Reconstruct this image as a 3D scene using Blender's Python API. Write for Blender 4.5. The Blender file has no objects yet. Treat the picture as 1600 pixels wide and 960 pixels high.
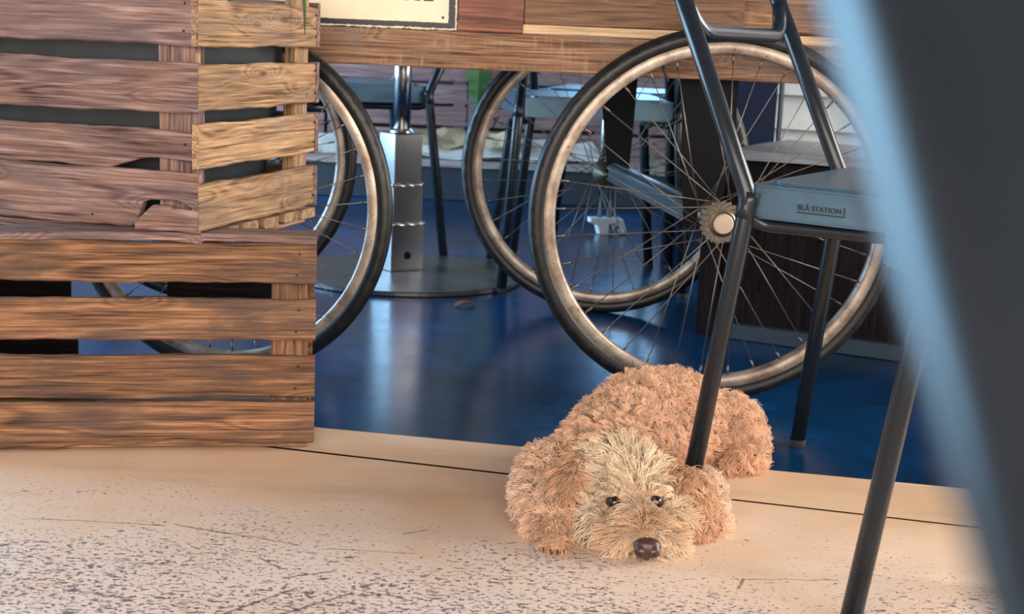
import bpy, bmesh, math, random
import numpy as np
from mathutils import Vector, Matrix
from mathutils.kdtree import KDTree

random.seed(7)
rng = np.random.default_rng(7)
S = bpy.context.scene
C = S.collection

# ------------------------------------------------------------------ camera
cam_d = bpy.data.cameras.new('camera')
cam = bpy.data.objects.new('camera', cam_d)
C.objects.link(cam)
S.camera = cam
F_PX, PITCH, ROLL, CAM_H = 2250.0, 0.187, 0.0425, 0.65
cam_d.sensor_fit = 'HORIZONTAL'
cam_d.sensor_width = 36.0
cam_d.lens = F_PX / 1600 * 36.0
cam_d.clip_start = 0.01
_fw = Vector((0, math.cos(PITCH), -math.sin(PITCH)))
_up = Vector((0, math.sin(PITCH), math.cos(PITCH)))
_rt = Vector((1, 0, 0))
_cr, _sr = math.cos(ROLL), math.sin(ROLL)
_x = _rt * _cr + _up * _sr
_y = _up * _cr - _rt * _sr
cam.matrix_world = Matrix(((_x.x, _y.x, -_fw.x, 0), (_x.y, _y.y, -_fw.y, 0), (_x.z, _y.z, -_fw.z, CAM_H), (0, 0, 0, 1)))
cam_d.dof.use_dof = True
cam_d.dof.focus_distance = 1.95
cam_d.dof.aperture_fstop = 10.0

# ------------------------------------------------------------------ world, lights, exposure
W = bpy.data.worlds.new('daylight')
S.world = W
W.use_nodes = True
bg = W.node_tree.nodes['Background']
bg.inputs[0].default_value = (0.95, 0.97, 1.0, 1)
bg.inputs[1].default_value = 0.4

def area(name, loc, target, sx, sy, power, col):
    d = bpy.data.lights.new(name, 'AREA')
    d.shape = 'RECTANGLE'; d.size = sx; d.size_y = sy; d.energy = power; d.color = col
    o = bpy.data.objects.new(name, d); C.objects.link(o)
    o.location = loc
    o.rotation_euler = (Vector(target) - Vector(loc)).to_track_quat('-Z', 'Y').to_euler()
    return o
area('window_daylight_left', (-3.10, 4.0, 1.13), (0, 4.0, 0.9), 3.3, 2.05, 165, (0.34, 0.68, 1.0))
area('window_daylight_back', (0.975, 7.60, 1.3), (0.6, 4.0, 0.2), 1.5, 1.9, 26, (0.24, 0.58, 1.0))
area('added_right_fill', (3.30, 2.5, 1.35), (0.0, 2.8, 0.5), 2.2, 1.8, 115, (1.0, 0.98, 0.92))  # added light, brightens the white partition and right-hand sides
area('added_front_fill', (0.2, -2.7, 1.5), (0.0, 2.2, 0.4), 5.6, 2.4, 205, (1.0, 0.89, 0.77))  # added unseen fill light behind the camera, no known source there
S.view_settings.view_transform = 'Standard'
S.view_settings.look = 'None'
S.view_settings.gamma = 1.0
S.view_settings.use_curve_mapping = False
S.view_settings.exposure = 0.86

# ------------------------------------------------------------------ material helpers
class NT:
    def __init__(self, name):
        self.m = bpy.data.materials.new(name); self.m.use_nodes = True
        self.t = self.m.node_tree; self.b = self.t.nodes['Principled BSDF']
    def n(self, typ, **kw):
        nd = self.t.nodes.new(typ)
        for k, v in kw.items(): setattr(nd, k, v)
        return nd
    def l(self, a, b): self.t.links.new(a, b)
    def val(self, sock, v):
        if hasattr(v, 'is_output') or isinstance(v, bpy.types.NodeSocket): self.l(v, sock)
        else: sock.default_value = v
    def math(self, op, a, b=0.0, c=0.0, clamp=False):
        nd = self.n('ShaderNodeMath', operation=op); nd.use_clamp = clamp
        self.val(nd.inputs[0], a); self.val(nd.inputs[1], b); self.val(nd.inputs[2], c)
        return nd.outputs[0]
    def vmath(self, op, a, b=(0, 0, 0)):
        nd = self.n('ShaderNodeVectorMath', operation=op)
        self.val(nd.inputs[0], a); self.val(nd.inputs[1], b)
        return nd.outputs[0]
    def noise(self, vec, scale, detail=3, rough=0.55, dist=0.0):
        nd = self.n('ShaderNodeTexNoise')
        self.l(vec, nd.inputs['Vector'])
        nd.inputs['Scale'].default_value = scale; nd.inputs['Detail'].default_value = detail
        nd.inputs['Roughness'].default_value = rough; nd.inputs['Distortion'].default_value = dist
        return nd.outputs[0]
    def ramp(self, fac, stops, interp='LINEAR'):
        nd = self.n('ShaderNodeValToRGB'); cr = nd.color_ramp; cr.interpolation = interp
        while len(cr.elements) < len(stops): cr.elements.new(0.5)
        for e, (p, c) in zip(cr.elements, stops):
            e.position = p; e.color = (*c, 1) if len(c) == 3 else c
        self.l(fac, nd.inputs[0]); return nd.outputs[0]
    def mix(self, fac, a, b, mode='MIX'):
        nd = self.n('ShaderNodeMix', data_type='RGBA', blend_type=mode)
        self.val(nd.inputs[0], fac)
        self.val(nd.inputs[6], (*a, 1) if isinstance(a, tuple) and len(a) == 3 else a)
        self.val(nd.inputs[7], (*b, 1) if isinstance(b, tuple) and len(b) == 3 else b)
        return nd.outputs[2]
    def obj(self): return self.n('ShaderNodeTexCoord').outputs['Object']
    def rand(self): return self.n('ShaderNodeObjectInfo').outputs['Random']
    def bump(self, h, strength=0.3, dist=0.002):
        nd = self.n('ShaderNodeBump'); nd.inputs['Strength'].default_value = strength
        nd.inputs['Distance'].default_value = dist
        self.l(h, nd.inputs['Height']); self.l(nd.outputs[0], self.b.inputs['Normal'])
    def col(self, c): self.val(self.b.inputs['Base Color'], (*c, 1) if isinstance(c, tuple) and len(c) == 3 else c)
    def set(self, **kw):
        for k, v in kw.items(): self.val(self.b.inputs[k.replace('_', ' ')], v)
        return self

def wood(name, dark, mid, light, grey, grey_amt=0.5, rings=34.0, rough=0.75, spread=0.25, con=1.0, saw=0.0, warm=0.0):
    k = NT(name)
    r = k.rand()
    off = k.n('ShaderNodeCombineXYZ')
    for i, m in enumerate((17.0, 31.0, 23.0)): k.l(k.math('MULTIPLY', r, m), off.inputs[i])
    v = k.vmath('ADD', k.obj(), off.outputs[0])
    big = k.noise(k.vmath('MULTIPLY', v, (1.0, 9.0, 13.0)), 1.0, 2.0, 0.45, 0.15)
    vo = k.n('ShaderNodeTexVoronoi'); vo.inputs['Scale'].default_value = 1.0
    k.l(k.vmath('MULTIPLY', v, (4.2, 13.0, 17.0)), vo.inputs['Vector'])
    kb = k.math('MULTIPLY_ADD', vo.outputs['Distance'], -2.4, 1.0, clamp=True)
    kb = k.math('MULTIPLY', kb, kb)
    big = k.math('ADD', big, k.math('MULTIPLY', kb, 0.42))
    ring = k.math('SINE', k.math('MULTIPLY', big, rings * 2.6))
    ring = k.math('MULTIPLY_ADD', ring, 0.5, 0.5)
    fine = k.noise(k.vmath('MULTIPLY', v, (9.0, 260.0, 330.0)), 1.0, 3.0, 0.6)
    med = k.noise(k.vmath('MULTIPLY', v, (4.0, 60.0, 90.0)), 1.0, 4.0, 0.7, 0.25)
    cross = k.noise(k.vmath('MULTIPLY', v, (140.0, 14.0, 14.0)), 1.0, 2.0, 0.5)
    crack = k.ramp(k.noise(k.vmath('MULTIPLY', v, (2.6, 95.0, 125.0)), 1.0, 3.0, 0.6, 0.2), [(0.60, (0, 0, 0)), (0.70, (1, 1, 1))])
    rl = k.math('POWER', ring, 5.0)
    f = k.math('ADD', k.math('MULTIPLY', ring, 0.14), k.math('ADD', k.math('MULTIPLY', fine, 0.52), k.math('MULTIPLY', med, 0.46)))
    f = k.math('SUBTRACT', f, k.math('MULTIPLY', rl, 0.17))
    knot = k.math('MULTIPLY', k.math('SUBTRACT', kb, 0.62), 6.0, clamp=True)
    f = k.math('SUBTRACT', f, k.math('MULTIPLY', knot, 0.16))
    w_ = 0.16 / con
    c = k.ramp(f, [(0.54 - w_, dark), (0.54, mid), (0.54 + w_, light)])
    c = k.mix(k.math('MULTIPLY', crack, 0.55 * con), c, tuple(x * 0.8 for x in dark))
    patch = k.noise(k.vmath('MULTIPLY', v, (5.0, 12.0, 16.0)), 1.0, 4.0, 0.65, 0.6)
    pf = k.math('MULTIPLY', k.ramp(patch, [(0.45, (0, 0, 0)), (0.66, (1, 1, 1))]), grey_amt)
    c = k.mix(pf, c, grey)
    spots = k.ramp(k.noise(k.vmath('MULTIPLY', v, (26.0, 40.0, 60.0)), 1.0, 3.0, 0.6), [(0.70, (0, 0, 0)), (0.78, (1, 1, 1))])
    c = k.mix(k.math('MULTIPLY', spots, 0.55), c, tuple(x * 0.35 for x in dark))
    if warm > 0:
        wz = k.ramp(k.noise(k.vmath('MULTIPLY', v, (6.0, 10.0, 14.0)), 1.0, 3.0, 0.55), [(0.50, (0, 0, 0)), (0.68, (1, 1, 1))])
        c = k.mix(k.math('MULTIPLY', wz, warm), c, (0.36, 0.185, 0.11))
    if saw > 0:
        tick = k.ramp(k.noise(k.vmath('MULTIPLY', v, (120.0, 9.0, 13.0)), 1.0, 2.0, 0.5), [(0.52, (0, 0, 0)), (0.66, (1, 1, 1))])
        zone = k.ramp(k.noise(k.vmath('MULTIPLY', v, (6.0, 30.0, 45.0)), 1.0, 2.0, 0.5), [(0.45, (0, 0, 0)), (0.6, (1, 1, 1))])
        c = k.mix(k.math('MULTIPLY', k.math('MULTIPLY', tick, zone), 0.6 * saw), c, tuple(min(1, x * 1.25) for x in light))
    hv = k.n('ShaderNodeHueSaturation'); k.l(c, hv.inputs['Color'])
    k.l(k.math('MULTIPLY_ADD', r, spread, 1.0 - spread / 2), hv.inputs['Value'])
    k.col(hv.outputs[0])
    k.set(Roughness=rough)
    k.b.inputs['Specular IOR Level'].default_value = 0.06 if name.startswith('dark') else 0.22
    k.bump(k.math('ADD', k.math('MULTIPLY', f, 1.0), k.math('MULTIPLY', cross, 0.25)), 0.55, 0.003)
    return k.m

def plain(name, c, rough=0.5, metal=0.0, spec=0.5, var=0.12, scale=30.0):
    k = NT(name)
    n = k.noise(k.obj(), scale, 3.0)
    k.col(k.mix(k.math('MULTIPLY', n, 1.0), tuple(x * (1 - var) for x in c), tuple(min(1, x * (1 + var)) for x in c)))
    k.set(Roughness=rough, Metallic=metal); k.b.inputs['Specular IOR Level'].default_value = spec
    return k.m

M = {}
M['wood_plum'] = wood('weathered_cool_lit_plum_wood', (0.042, 0.024, 0.023), (0.195, 0.118, 0.104), (0.42, 0.28, 0.245), (0.125, 0.088, 0.092), 0.6, 22, warm=0.32)  # weathered tone, partly cool light on the crate front put into the colour
M['wood_tan'] = wood('weathered_warm_lit_tan_wood', (0.10, 0.052, 0.028), (0.38, 0.225, 0.12), (0.60, 0.40, 0.235), (0.20, 0.145, 0.115), 0.6, 18, warm=0.3)  # weathered tone, partly warm side light put into the colour
M['wood_orange'] = wood('old_orange_wood', (0.040, 0.020, 0.013), (0.205, 0.100, 0.052), (0.42, 0.215, 0.108), (0.080, 0.052, 0.044), 0.9, 16)
M['wood_beam'] = wood('sawn_beam_wood', (0.085, 0.04, 0.022), (0.27, 0.145, 0.085), (0.47, 0.30, 0.195), (0.23, 0.175, 0.145), 0.7, 26, 0.7, 0.1, saw=0.4)
M['wood_red'] = wood('redbrown_wood', (0.08, 0.03, 0.022), (0.22, 0.085, 0.06), (0.34, 0.15, 0.10), (0.17, 0.09, 0.07), 0.4, 14, 0.6, 0.1)
M['wood_brown'] = wood('brown_wood', (0.055, 0.028, 0.018), (0.19, 0.105, 0.065), (0.30, 0.185, 0.12), (0.13, 0.09, 0.07), 0.4, 16, 0.7, 0.15, 0.7)
M['wood_pale'] = wood('pale_planed_wood', (0.42, 0.27, 0.15), (0.66, 0.46, 0.28), (0.80, 0.60, 0.38), (0.6, 0.45, 0.3), 0.2, 12, 0.6, 0.05)
M['wood_grey'] = wood('weathered_grey_wood', (0.12, 0.12, 0.13), (0.30, 0.30, 0.31), (0.46, 0.46, 0.46), (0.26, 0.25, 0.25), 0.4, 10, 0.4, 0.1, 0.6)
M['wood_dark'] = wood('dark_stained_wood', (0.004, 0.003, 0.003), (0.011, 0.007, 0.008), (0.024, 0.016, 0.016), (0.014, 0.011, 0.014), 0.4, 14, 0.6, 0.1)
M['wood_mauve'] = wood('dusty_mauve_wood', (0.12, 0.06, 0.06), (0.27, 0.155, 0.145), (0.42, 0.26, 0.24), (0.20, 0.14, 0.15), 0.4, 14, 0.7, 0.25)
M['wood_platform'] = wood('pinkish_platform_wood', (0.20, 0.13, 0.12), (0.42, 0.31, 0.28), (0.62, 0.50, 0.46), (0.34, 0.27, 0.26), 0.4, 10, 0.55, 0.1)
M['nail'] = plain('rusty_nail', (0.035, 0.022, 0.018), 0.6, 0.6)
M['navy'] = plain('navy_paint', (0.005, 0.010, 0.028), 0.5, spec=0.08)
M['slate'] = plain('slate_paint', (0.022, 0.036, 0.050), 0.5)
M['black'] = plain('black_paint', (0.005, 0.005, 0.007), 0.55, spec=0.08)
M['white'] = plain('white_paint', (0.78, 0.80, 0.80), 0.45)
M['plaster'] = plain('warm_plaster', (0.30, 0.26, 0.24), 0.8)
M['ceiling'] = plain('dark_ceiling', (0.06, 0.06, 0.065), 0.9)
M['rubber_cap'] = plain('rubber', (0.012, 0.012, 0.013), 0.7)
M['chrome'] = plain('bright_steel', (0.62, 0.64, 0.66), 0.22, 1.0)
M['bare_steel'] = plain('brushed_steel', (0.38, 0.36, 0.36), 0.20, 1.0, var=0.2, scale=12)
M['spoke'] = plain('dull_spoke_steel', (0.17, 0.145, 0.12), 0.4, 0.8)
M['sprocket'] = plain('greasy_sprocket_steel', (0.17, 0.145, 0.115), 0.38, 0.8, var=0.5, scale=60)
M['hubcap'] = plain('dull_beige_hub_cap', (0.52, 0.40, 0.31), 0.5, 0.1, var=0.2, scale=40)
M['zinc'] = plain('grey_zinc', (0.075, 0.085, 0.095), 0.36, 0.5, var=0.35, scale=9)
M['soil'] = plain('dry_soil', (0.06, 0.045, 0.035), 0.95)
M['straw'] = plain('dry_straw', (0.55, 0.40, 0.24), 0.8)
M['paper'] = plain('paper', (0.78, 0.70, 0.64), 0.8)
M['cardboard'] = plain('cardboard', (0.62, 0.44, 0.27), 0.8)
M['dry_leaf'] = plain('dry_leaf', (0.20, 0.07, 0.04), 0.8)
M['terracotta'] = plain('terracotta', (0.35, 0.16, 0.09), 0.8)
M['sign_ink'] = plain('black_print', (0.012, 0.012, 0.014), 0.5)
M['chip'] = plain('chipped_cream_edge', (0.72, 0.64, 0.50), 0.7, var=0.25, scale=70)

def mk_chair_metal():
    k = NT('slate_blue_chair_steel')
    n = k.noise(k.obj(), 60.0, 3.0)
    k.col(k.mix(n, (0.008, 0.011, 0.016), (0.014, 0.019, 0.026)))
    k.set(Roughness=0.24, Metallic=0.0); k.b.inputs['Specular IOR Level'].default_value = 0.42
    return k.m
M['chair'] = mk_chair_metal()
def mk_seat():
    k = NT('scuffed_slate_seat')
    v = k.vmath('MULTIPLY', k.obj(), (9.0, 40.0, 40.0))
    n = k.noise(v, 1.0, 4.0, 0.6, 0.4)
    k.col(k.mix(n, (0.06, 0.12, 0.18), (0.13, 0.23, 0.32)))
    k.set(Roughness=k.math('MULTIPLY_ADD', n, 0.25, 0.22), Metallic=0.55); k.b.inputs['Specular IOR Level'].default_value = 0.6
    return k.m
M['seat'] = mk_seat()

def mk_tyre():
    k = NT('worn_black_tyre')
    n = k.noise(k.obj(), 45.0, 4.0, 0.6)
    k.col(k.ramp(n, [(0.35, (0.006, 0.006, 0.007)), (0.62, (0.014, 0.012, 0.011)), (0.8, (0.06, 0.047, 0.038))]))
    k.set(Roughness=0.40); k.b.inputs['Specular IOR Level'].default_value = 0.38
    k.bump(k.noise(k.obj(), 160.0, 2.0), 0.3, 0.001)
    return k.m
M['tyre'] = mk_tyre()
def mk_rim():
    k = NT('rust_spotted_rim')
    n = k.noise(k.obj(), 22.0, 5.0, 0.65)
    n2 = k.noise(k.obj(), 85.0, 3.0, 0.6)
    c = k.ramp(n, [(0.30, (0.19, 0.13, 0.10)), (0.48, (0.37, 0.295, 0.235)), (0.7, (0.56, 0.48, 0.40))])
    c = k.mix(k.math('MULTIPLY', k.ramp(n2, [(0.60, (0, 0, 0)), (0.72, (1, 1, 1))]), 0.8), c, (0.11, 0.05, 0.03))
    k.col(c); k.set(Roughness=0.40, Metallic=0.45)
    k.bump(n2, 0.15, 0.001)
    return k.m
M['rim'] = mk_rim()

def mk_blue_floor():
    k = NT('blue_painted_floor')
    v = k.obj()
    n = k.noise(v, 2.2, 4.0, 0.6, 0.5)
    n2 = k.noise(v, 18.0, 4.0, 0.65)
    c = k.ramp(n, [(0.30, (0.0015, 0.014, 0.042)), (0.55, (0.002, 0.036, 0.110)), (0.75, (0.003, 0.080, 0.25))])
    sc = k.ramp(k.noise(k.vmath('MULTIPLY', v, (10.0, 55.0, 1.0)), 1.0, 5.0, 0.7), [(0.66, (0, 0, 0)), (0.76, (1, 1, 1))])
    c = k.mix(k.math('MULTIPLY', sc, 0.22), c, (0.16, 0.26, 0.42))
    k.col(c)
    k.set(Roughness=k.math('MULTIPLY_ADD', n2, 0.20, 0.10))
    k.b.inputs['Specular IOR Level'].default_value = 0.28
    k.bump(k.noise(v, 9.0, 3.0), 0.08, 0.004)
    return k.m
M['floor_blue'] = mk_blue_floor()

def seg_dist(k, vx, vy, a, b):
    ax, ay = a; bx, by = b
    dx, dy = bx - ax, by - ay; L2 = dx * dx + dy * dy
    px = k.math('SUBTRACT', vx, ax); py = k.math('SUBTRACT', vy, ay)
    t = k.math('MULTIPLY', k.math('ADD', k.math('MULTIPLY', px, dx), k.math('MULTIPLY', py, dy)), 1.0 / L2, clamp=True)
    ex = k.math('SUBTRACT', px, k.math('MULTIPLY', t, dx)); ey = k.math('SUBTRACT', py, k.math('MULTIPLY', t, dy))
    return k.math('SQRT', k.math('ADD', k.math('MULTIPLY', ex, ex), k.math('MULTIPLY', ey, ey)))

def mk_cream(name, speckle, scratches):
    k = NT(name)
    v = k.obj()
    n = k.noise(v, 3.0, 4.0, 0.6, 0.4)
    c = k.ramp(n, [(0.3, (0.66, 0.41, 0.25)), (0.5, (0.72, 0.485, 0.325)), (0.72, (0.76, 0.565, 0.42))])
    streak = k.noise(k.vmath('MULTIPLY', v, (3.0, 16.0, 1.0)), 1.0, 3.0, 0.5)
    c = k.mix(k.math('MULTIPLY', k.ramp(streak, [(0.52, (0, 0, 0)), (0.7, (1, 1, 1))]), 0.35), c, (0.46, 0.28, 0.17))
    if speckle:
        sep = k.n('ShaderNodeSeparateXYZ'); k.l(v, sep.inputs[0])
        vx, vy = sep.outputs[0], sep.outputs[1]
        dens = k.noise(v, 4.5, 3.0, 0.6)
        # worn area: more speckled and paler towards the near left
        worn = k.math('MULTIPLY_ADD', vy, -2.2, 4.45)
        worn = k.math('ADD', worn, k.math('MULTIPLY', vx, -0.30))
        worn = k.math('ADD', worn, k.math('MULTIPLY_ADD', dens, 1.4, -0.7), clamp=True)
        lil = k.noise(v, 6.0, 4.0, 0.6)
        c = k.mix(k.math('MULTIPLY', k.math('MULTIPLY', worn, lil), 1.5, clamp=True), c, (0.79, 0.615, 0.53))
        sp1 = k.noise(k.vmath('MULTIPLY', v, (125.0, 190.0, 1.0)), 1.0, 3.0, 0.6, 0.3)
        sp2 = k.noise(k.vmath('MULTIPLY', v, (60.0, 115.0, 1.0)), 1.0, 4.0, 0.65, 0.5)
        th = k.math('MULTIPLY_ADD', worn, -0.155, 0.70)
        s1 = k.math('MULTIPLY', k.math('SUBTRACT', sp1, th), 26.0, clamp=True)
        s2 = k.math('MULTIPLY', k.math('SUBTRACT', sp2, k.math('ADD', th, 0.015)), 22.0, clamp=True)
        s = k.math('MAXIMUM', s1, s2)
        c = k.mix(k.math('MULTIPLY', s, 0.85), c, (0.07, 0.052, 0.052))
        if scratches:
            w = k.noise(k.vmath('MULTIPLY', v, (30.0, 30.0, 1.0)), 1.0, 3.0, 0.6)
            wx = k.math('ADD', vx, k.math('MULTIPLY_ADD', w, 0.012, -0.006))
            wy = k.math('ADD', vy, k.math('MULTIPLY_ADD', w, 0.014, -0.007))
            d = None
            for a, b, th in scratches:
                q = k.math('SUBTRACT', seg_dist(k, wx, wy, a, b), th)
                d = q if d is None else k.math('MINIMUM', d, q)
            line = k.math('MULTIPLY', k.math('MULTIPLY_ADD', d, -900.0, 1.0, clamp=True), k.math('MULTIPLY_ADD', sp2, 1.6, -0.1, clamp=True))
            c = k.mix(line, c, (0.075, 0.055, 0.055))
    k.col(c)
    k.set(Roughness=0.48); k.b.inputs['Specular IOR Level'].default_value = 0.4
    k.bump(k.noise(v, 60.0, 4.0), 0.12, 0.002)
    return k.m

# ------------------------------------------------------------------ mesh helpers
def tag(o, label=None, cat=None, group=None, kind=None):
    if label: o['label'] = label
    if cat: o['category'] = cat
    if group: o['group'] = group
    if kind: o['kind'] = kind
    return o

def link(name, me, mat=None, parent=None, loc=None, rot=None, smooth=False):
    o = bpy.data.objects.new(name, me)
    C.objects.link(o)
    if mat is not None and me is not None and len(me.materials) == 0: me.materials.append(M[mat] if isinstance(mat, str) else mat)
    if parent is not None: o.parent = parent
    if loc is not None: o.location = loc
    if rot is not None: o.rotation_euler = rot
    if smooth and me is not None:
        for p in me.polygons: p.use_smooth = True
    return o

def empty(name, loc=(0, 0, 0), rz=0.0, parent=None):
    o = bpy.data.objects.new(name, None); C.objects.link(o)
    o.location = loc; o.rotation_euler = (0, 0, rz); o.empty_display_size = 0.05
    if parent is not None: o.parent = parent
    return o

def mesh_from(verts, faces, name='mesh'):
    me = bpy.data.meshes.new(name)
    me.from_pydata([tuple(v) for v in verts], [], [tuple(f) for f in faces]); me.update()
    bm = bmesh.new(); bm.from_mesh(me); bmesh.ops.recalc_face_normals(bm, faces=bm.faces); bm.to_mesh(me); bm.free()
    return me

def box_me(sx, sy, sz, bevel=0.0, center=(0, 0, 0)):
    bm = bmesh.new()
    bmesh.ops.create_cube(bm, size=1.0)
    for v in bm.verts: v.co = Vector((v.co.x * sx + center[0], v.co.y * sy + center[1], v.co.z * sz + center[2]))
    if bevel > 0: bmesh.ops.bevel(bm, geom=list(bm.edges), offset=bevel, segments=1, affect='EDGES')
    me = bpy.data.meshes.new('box'); bm.to_mesh(me); bm.free()
    return me

def prism_me(outline, h, bevel=0.0):
    """extrude a 2D outline (x, y) from z=0 to z=h"""
    bm = bmesh.new()
    a = [bm.verts.new((x, y, 0)) for x, y in outline]
    f = bm.faces.new(a)
    r = bmesh.ops.extrude_face_region(bm, geom=[f])
    for g in r['geom']:
        if isinstance(g, bmesh.types.BMVert): g.co.z += h
    bmesh.ops.recalc_face_normals(bm, faces=bm.faces)
    if bevel > 0:
        es = [e for e in bm.edges if abs(e.verts[0].co.z - e.verts[1].co.z) < 1e-6]
        bmesh.ops.bevel(bm, geom=es, offset=bevel, segments=2, affect='EDGES')
    me = bpy.data.meshes.new('prism'); bm.to_mesh(me); bm.free()
    return me

def plank_me(L, z0, z1, T, wob=0.0025, seed=0, top=None, bot=None, n=22):
    """board along local +x (0..L), faces -y (front y=0, back y=T), z from z0 to z1 with uneven edges"""
    r = random.Random(seed)
    ph = [r.uniform(0, 6.28) for _ in range(6)]
    V = []; Fc = []
    for i in range(n + 1):
        x = L * i / n
        w = lambda a: wob * (math.sin(x * 19 + ph[a]) * 0.5 + math.sin(x * 47 + ph[a + 1]) * 0.3 + math.sin(x * 120 + ph[a + 2]) * 0.2)
        zt = (top(x) if top else z1) + w(0)
        zb = (bot(x) if bot else z0) + w(3)
        b = 0.0022
        bow = 0.002 * math.sin(x * 9 + ph[1])
        ring = [(x, b + bow, zb), (x, bow, zb + b), (x, bow, zt - b), (x, b + bow, zt), (x, T + bow, zt), (x, T + bow, zb)]
        V += ring
    m = 6
    for i in range(n):
        for j in range(m):
            a = i * m + j; b2 = i * m + (j + 1) % m
            Fc.append((a, b2, b2 + m, a + m))
    Fc.append(tuple(range(m))[::-1]); Fc.append(tuple(n * m + j for j in range(m)))
    return mesh_from(V, Fc)

def fillet(pts, rad, n=7):
    pts = [Vector(p) for p in pts]
    if not hasattr(rad, '__len__'): rad = [rad] * len(pts)
    out = [pts[0]]
    for i in range(1, len(pts) - 1):
        p, a, b = pts[i], pts[i - 1] - pts[i], pts[i + 1] - pts[i]
        d = min(rad[i], a.length * 0.49, b.length * 0.49)
        s = p + a.normalized() * d; e = p + b.normalized() * d
        for k in range(n + 1):
            t = k / n
            out.append(s * (1 - t) ** 2 + p * 2 * t * (1 - t) + e * t * t)
    out.append(pts[-1])
    return out

def tube_me(pts, r, seg=14, taper=None, caps=True):
    pts = [Vector(p) for p in pts]
    V = []; Fc = []
    n = len(pts)
    t0 = (pts[1] - pts[0]).normalized()
    nrm = t0.orthogonal().normalized()
    prev = t0
    for i in range(n):
        if i == 0: t = t0
        elif i == n - 1: t = (pts[-1] - pts[-2]).normalized()
        else: t = ((pts[i + 1] - pts[i]).normalized() + (pts[i] - pts[i - 1]).normalized()).normalized()
        q = prev.rotation_difference(t); nrm = (q @ nrm); nrm = (nrm - t * nrm.dot(t)).normalized(); prev = t
        bn = t.cross(nrm)
        rr = r if taper is None else r * taper[i]
        for j in range(seg):
            a = 2 * math.pi * j / seg
            V.append(pts[i] + nrm * math.cos(a) * rr + bn * math.sin(a) * rr)
    for i in range(n - 1):
        for j in range(seg):
            a = i * seg + j; b = i * seg + (j + 1) % seg
            Fc.append((a, b, b + seg, a + seg))
    if caps:
        Fc.append(tuple(range(seg))[::-1]); Fc.append(tuple((n - 1) * seg + j for j in range(seg)))
    me = mesh_from(V, Fc)
    for p in me.polygons: p.use_smooth = len(p.vertices) == 4
    return me

def lathe_me(prof, seg=48, axis='Z', closed=False, mod=None):
    """prof: list of (radius, height). mod(i_profile, j_seg)->(dr, dh)"""
    V = []; Fc = []
    n = len(prof)
    for j in range(seg):
        a = 2 * math.pi * j / seg
        for i, (r, h) in enumerate(prof):
            if mod: dr, dh = mod(i, j); r = r + dr; h = h + dh
            c, s = r * math.cos(a), r * math.sin(a)
            V.append((c, s, h) if axis == 'Z' else (c, h, s))
    m = n if closed else n - 1
    for j in range(seg):
        k = (j + 1) % seg
        for i in range(m):
            i2 = (i + 1) % n
            Fc.append((j * n + i, j * n + i2, k * n + i2, k * n + i))
    if not closed:
        if prof[0][0] > 1e-6: Fc.append(tuple(j * n for j in range(seg)))
        if prof[-1][0] > 1e-6: Fc.append(tuple(j * n + n - 1 for j in range(seg))[::-1])
    me = mesh_from(V, Fc)
    bm = bmesh.new(); bm.from_mesh(me); bmesh.ops.remove_doubles(bm, verts=bm.verts, dist=1e-6)
    bmesh.ops.recalc_face_normals(bm, faces=bm.faces); bm.to_mesh(me); bm.free()
    return me

def text_me(s, size, extrude=0.0004):
    cu = bpy.data.curves.new('lettering', 'FONT'); cu.body = s; cu.size = size; cu.extrude = extrude; cu.resolution_u = 3
    o = bpy.data.objects.new('lettering', cu); C.objects.link(o)
    dg = bpy.context.evaluated_depsgraph_get(); dg.update()
    me = bpy.data.meshes.new_from_object(o.evaluated_get(dg))
    bpy.data.objects.remove(o); bpy.data.curves.remove(cu)
    return me

def copy_tree(o, parent=None):
    c = o.copy(); C.objects.link(c); c.parent = parent
    for ch in [x for x in o.children]: copy_tree(ch, c)
    return c

# ------------------------------------------------------------------ setting
def struct(o): o['kind'] = 'structure'; return o

def line_y(x):   # boundary between the cream floor and the blue floor
    return 2.295 + (x + 0.311) * (2.12 - 2.295) / (0.638 + 0.311)
def seam_y(x):
    return 2.157 + (x + 0.292) * (1.944 - 2.157) / (0.599 + 0.292)

XL, XR = -3.0, 3.2
struct(link('floor', mesh_from([(XL, line_y(XL), 0), (XR, line_y(XR), 0), (XR, 7.5, 0), (XL, 7.5, 0), (XL, line_y(XL), -0.05), (XR, line_y(XR), -0.05), (XR, 7.5, -0.05), (XL, 7.5, -0.05)],
     [(0, 1, 2, 3), (4, 5, 6, 7), (0, 1, 5, 4), (1, 2, 6, 5), (2, 3, 7, 6), (3, 0, 4, 7)]), 'floor_blue'))
SCR = [((-0.62, 1.80), (-0.44, 1.795), 0.0008), ((-0.43, 1.80), (-0.26, 1.745), 0.0012), ((-0.22, 1.735), (-0.11, 1.73), 0.0006),
       ((-0.32, 1.50), (-0.24, 1.60), 0.0016), ((-0.265, 1.50), (-0.175, 1.59), 0.0016), ((-0.30, 1.69), (-0.26, 1.655), 0.0010),
       ((-0.26, 1.63), (-0.20, 1.66), 0.0010), ((0.29, 1.66), (0.30, 1.69), 0.0016), ((0.30, 1.69), (0.42, 1.70), 0.0005),
       ((-0.50, 1.565), (-0.42, 1.55), 0.001), ((-0.16, 1.60), (-0.10, 1.575), 0.001), ((-0.45, 1.66), (-0.40, 1.655), 0.001),
       ((-0.13, 1.80), (-0.10, 1.82), 0.0007), ((0.52, 1.98), (0.60, 1.93), 0.0006), ((0.42, 2.05), (0.50, 2.10), 0.0005)]
M['cream'] = mk_cream('worn_cream_floor', True, SCR)
M['cream_strip'] = mk_cream('cream_threshold', False, None)
Y0 = -2.6
g = 0.004
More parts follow.
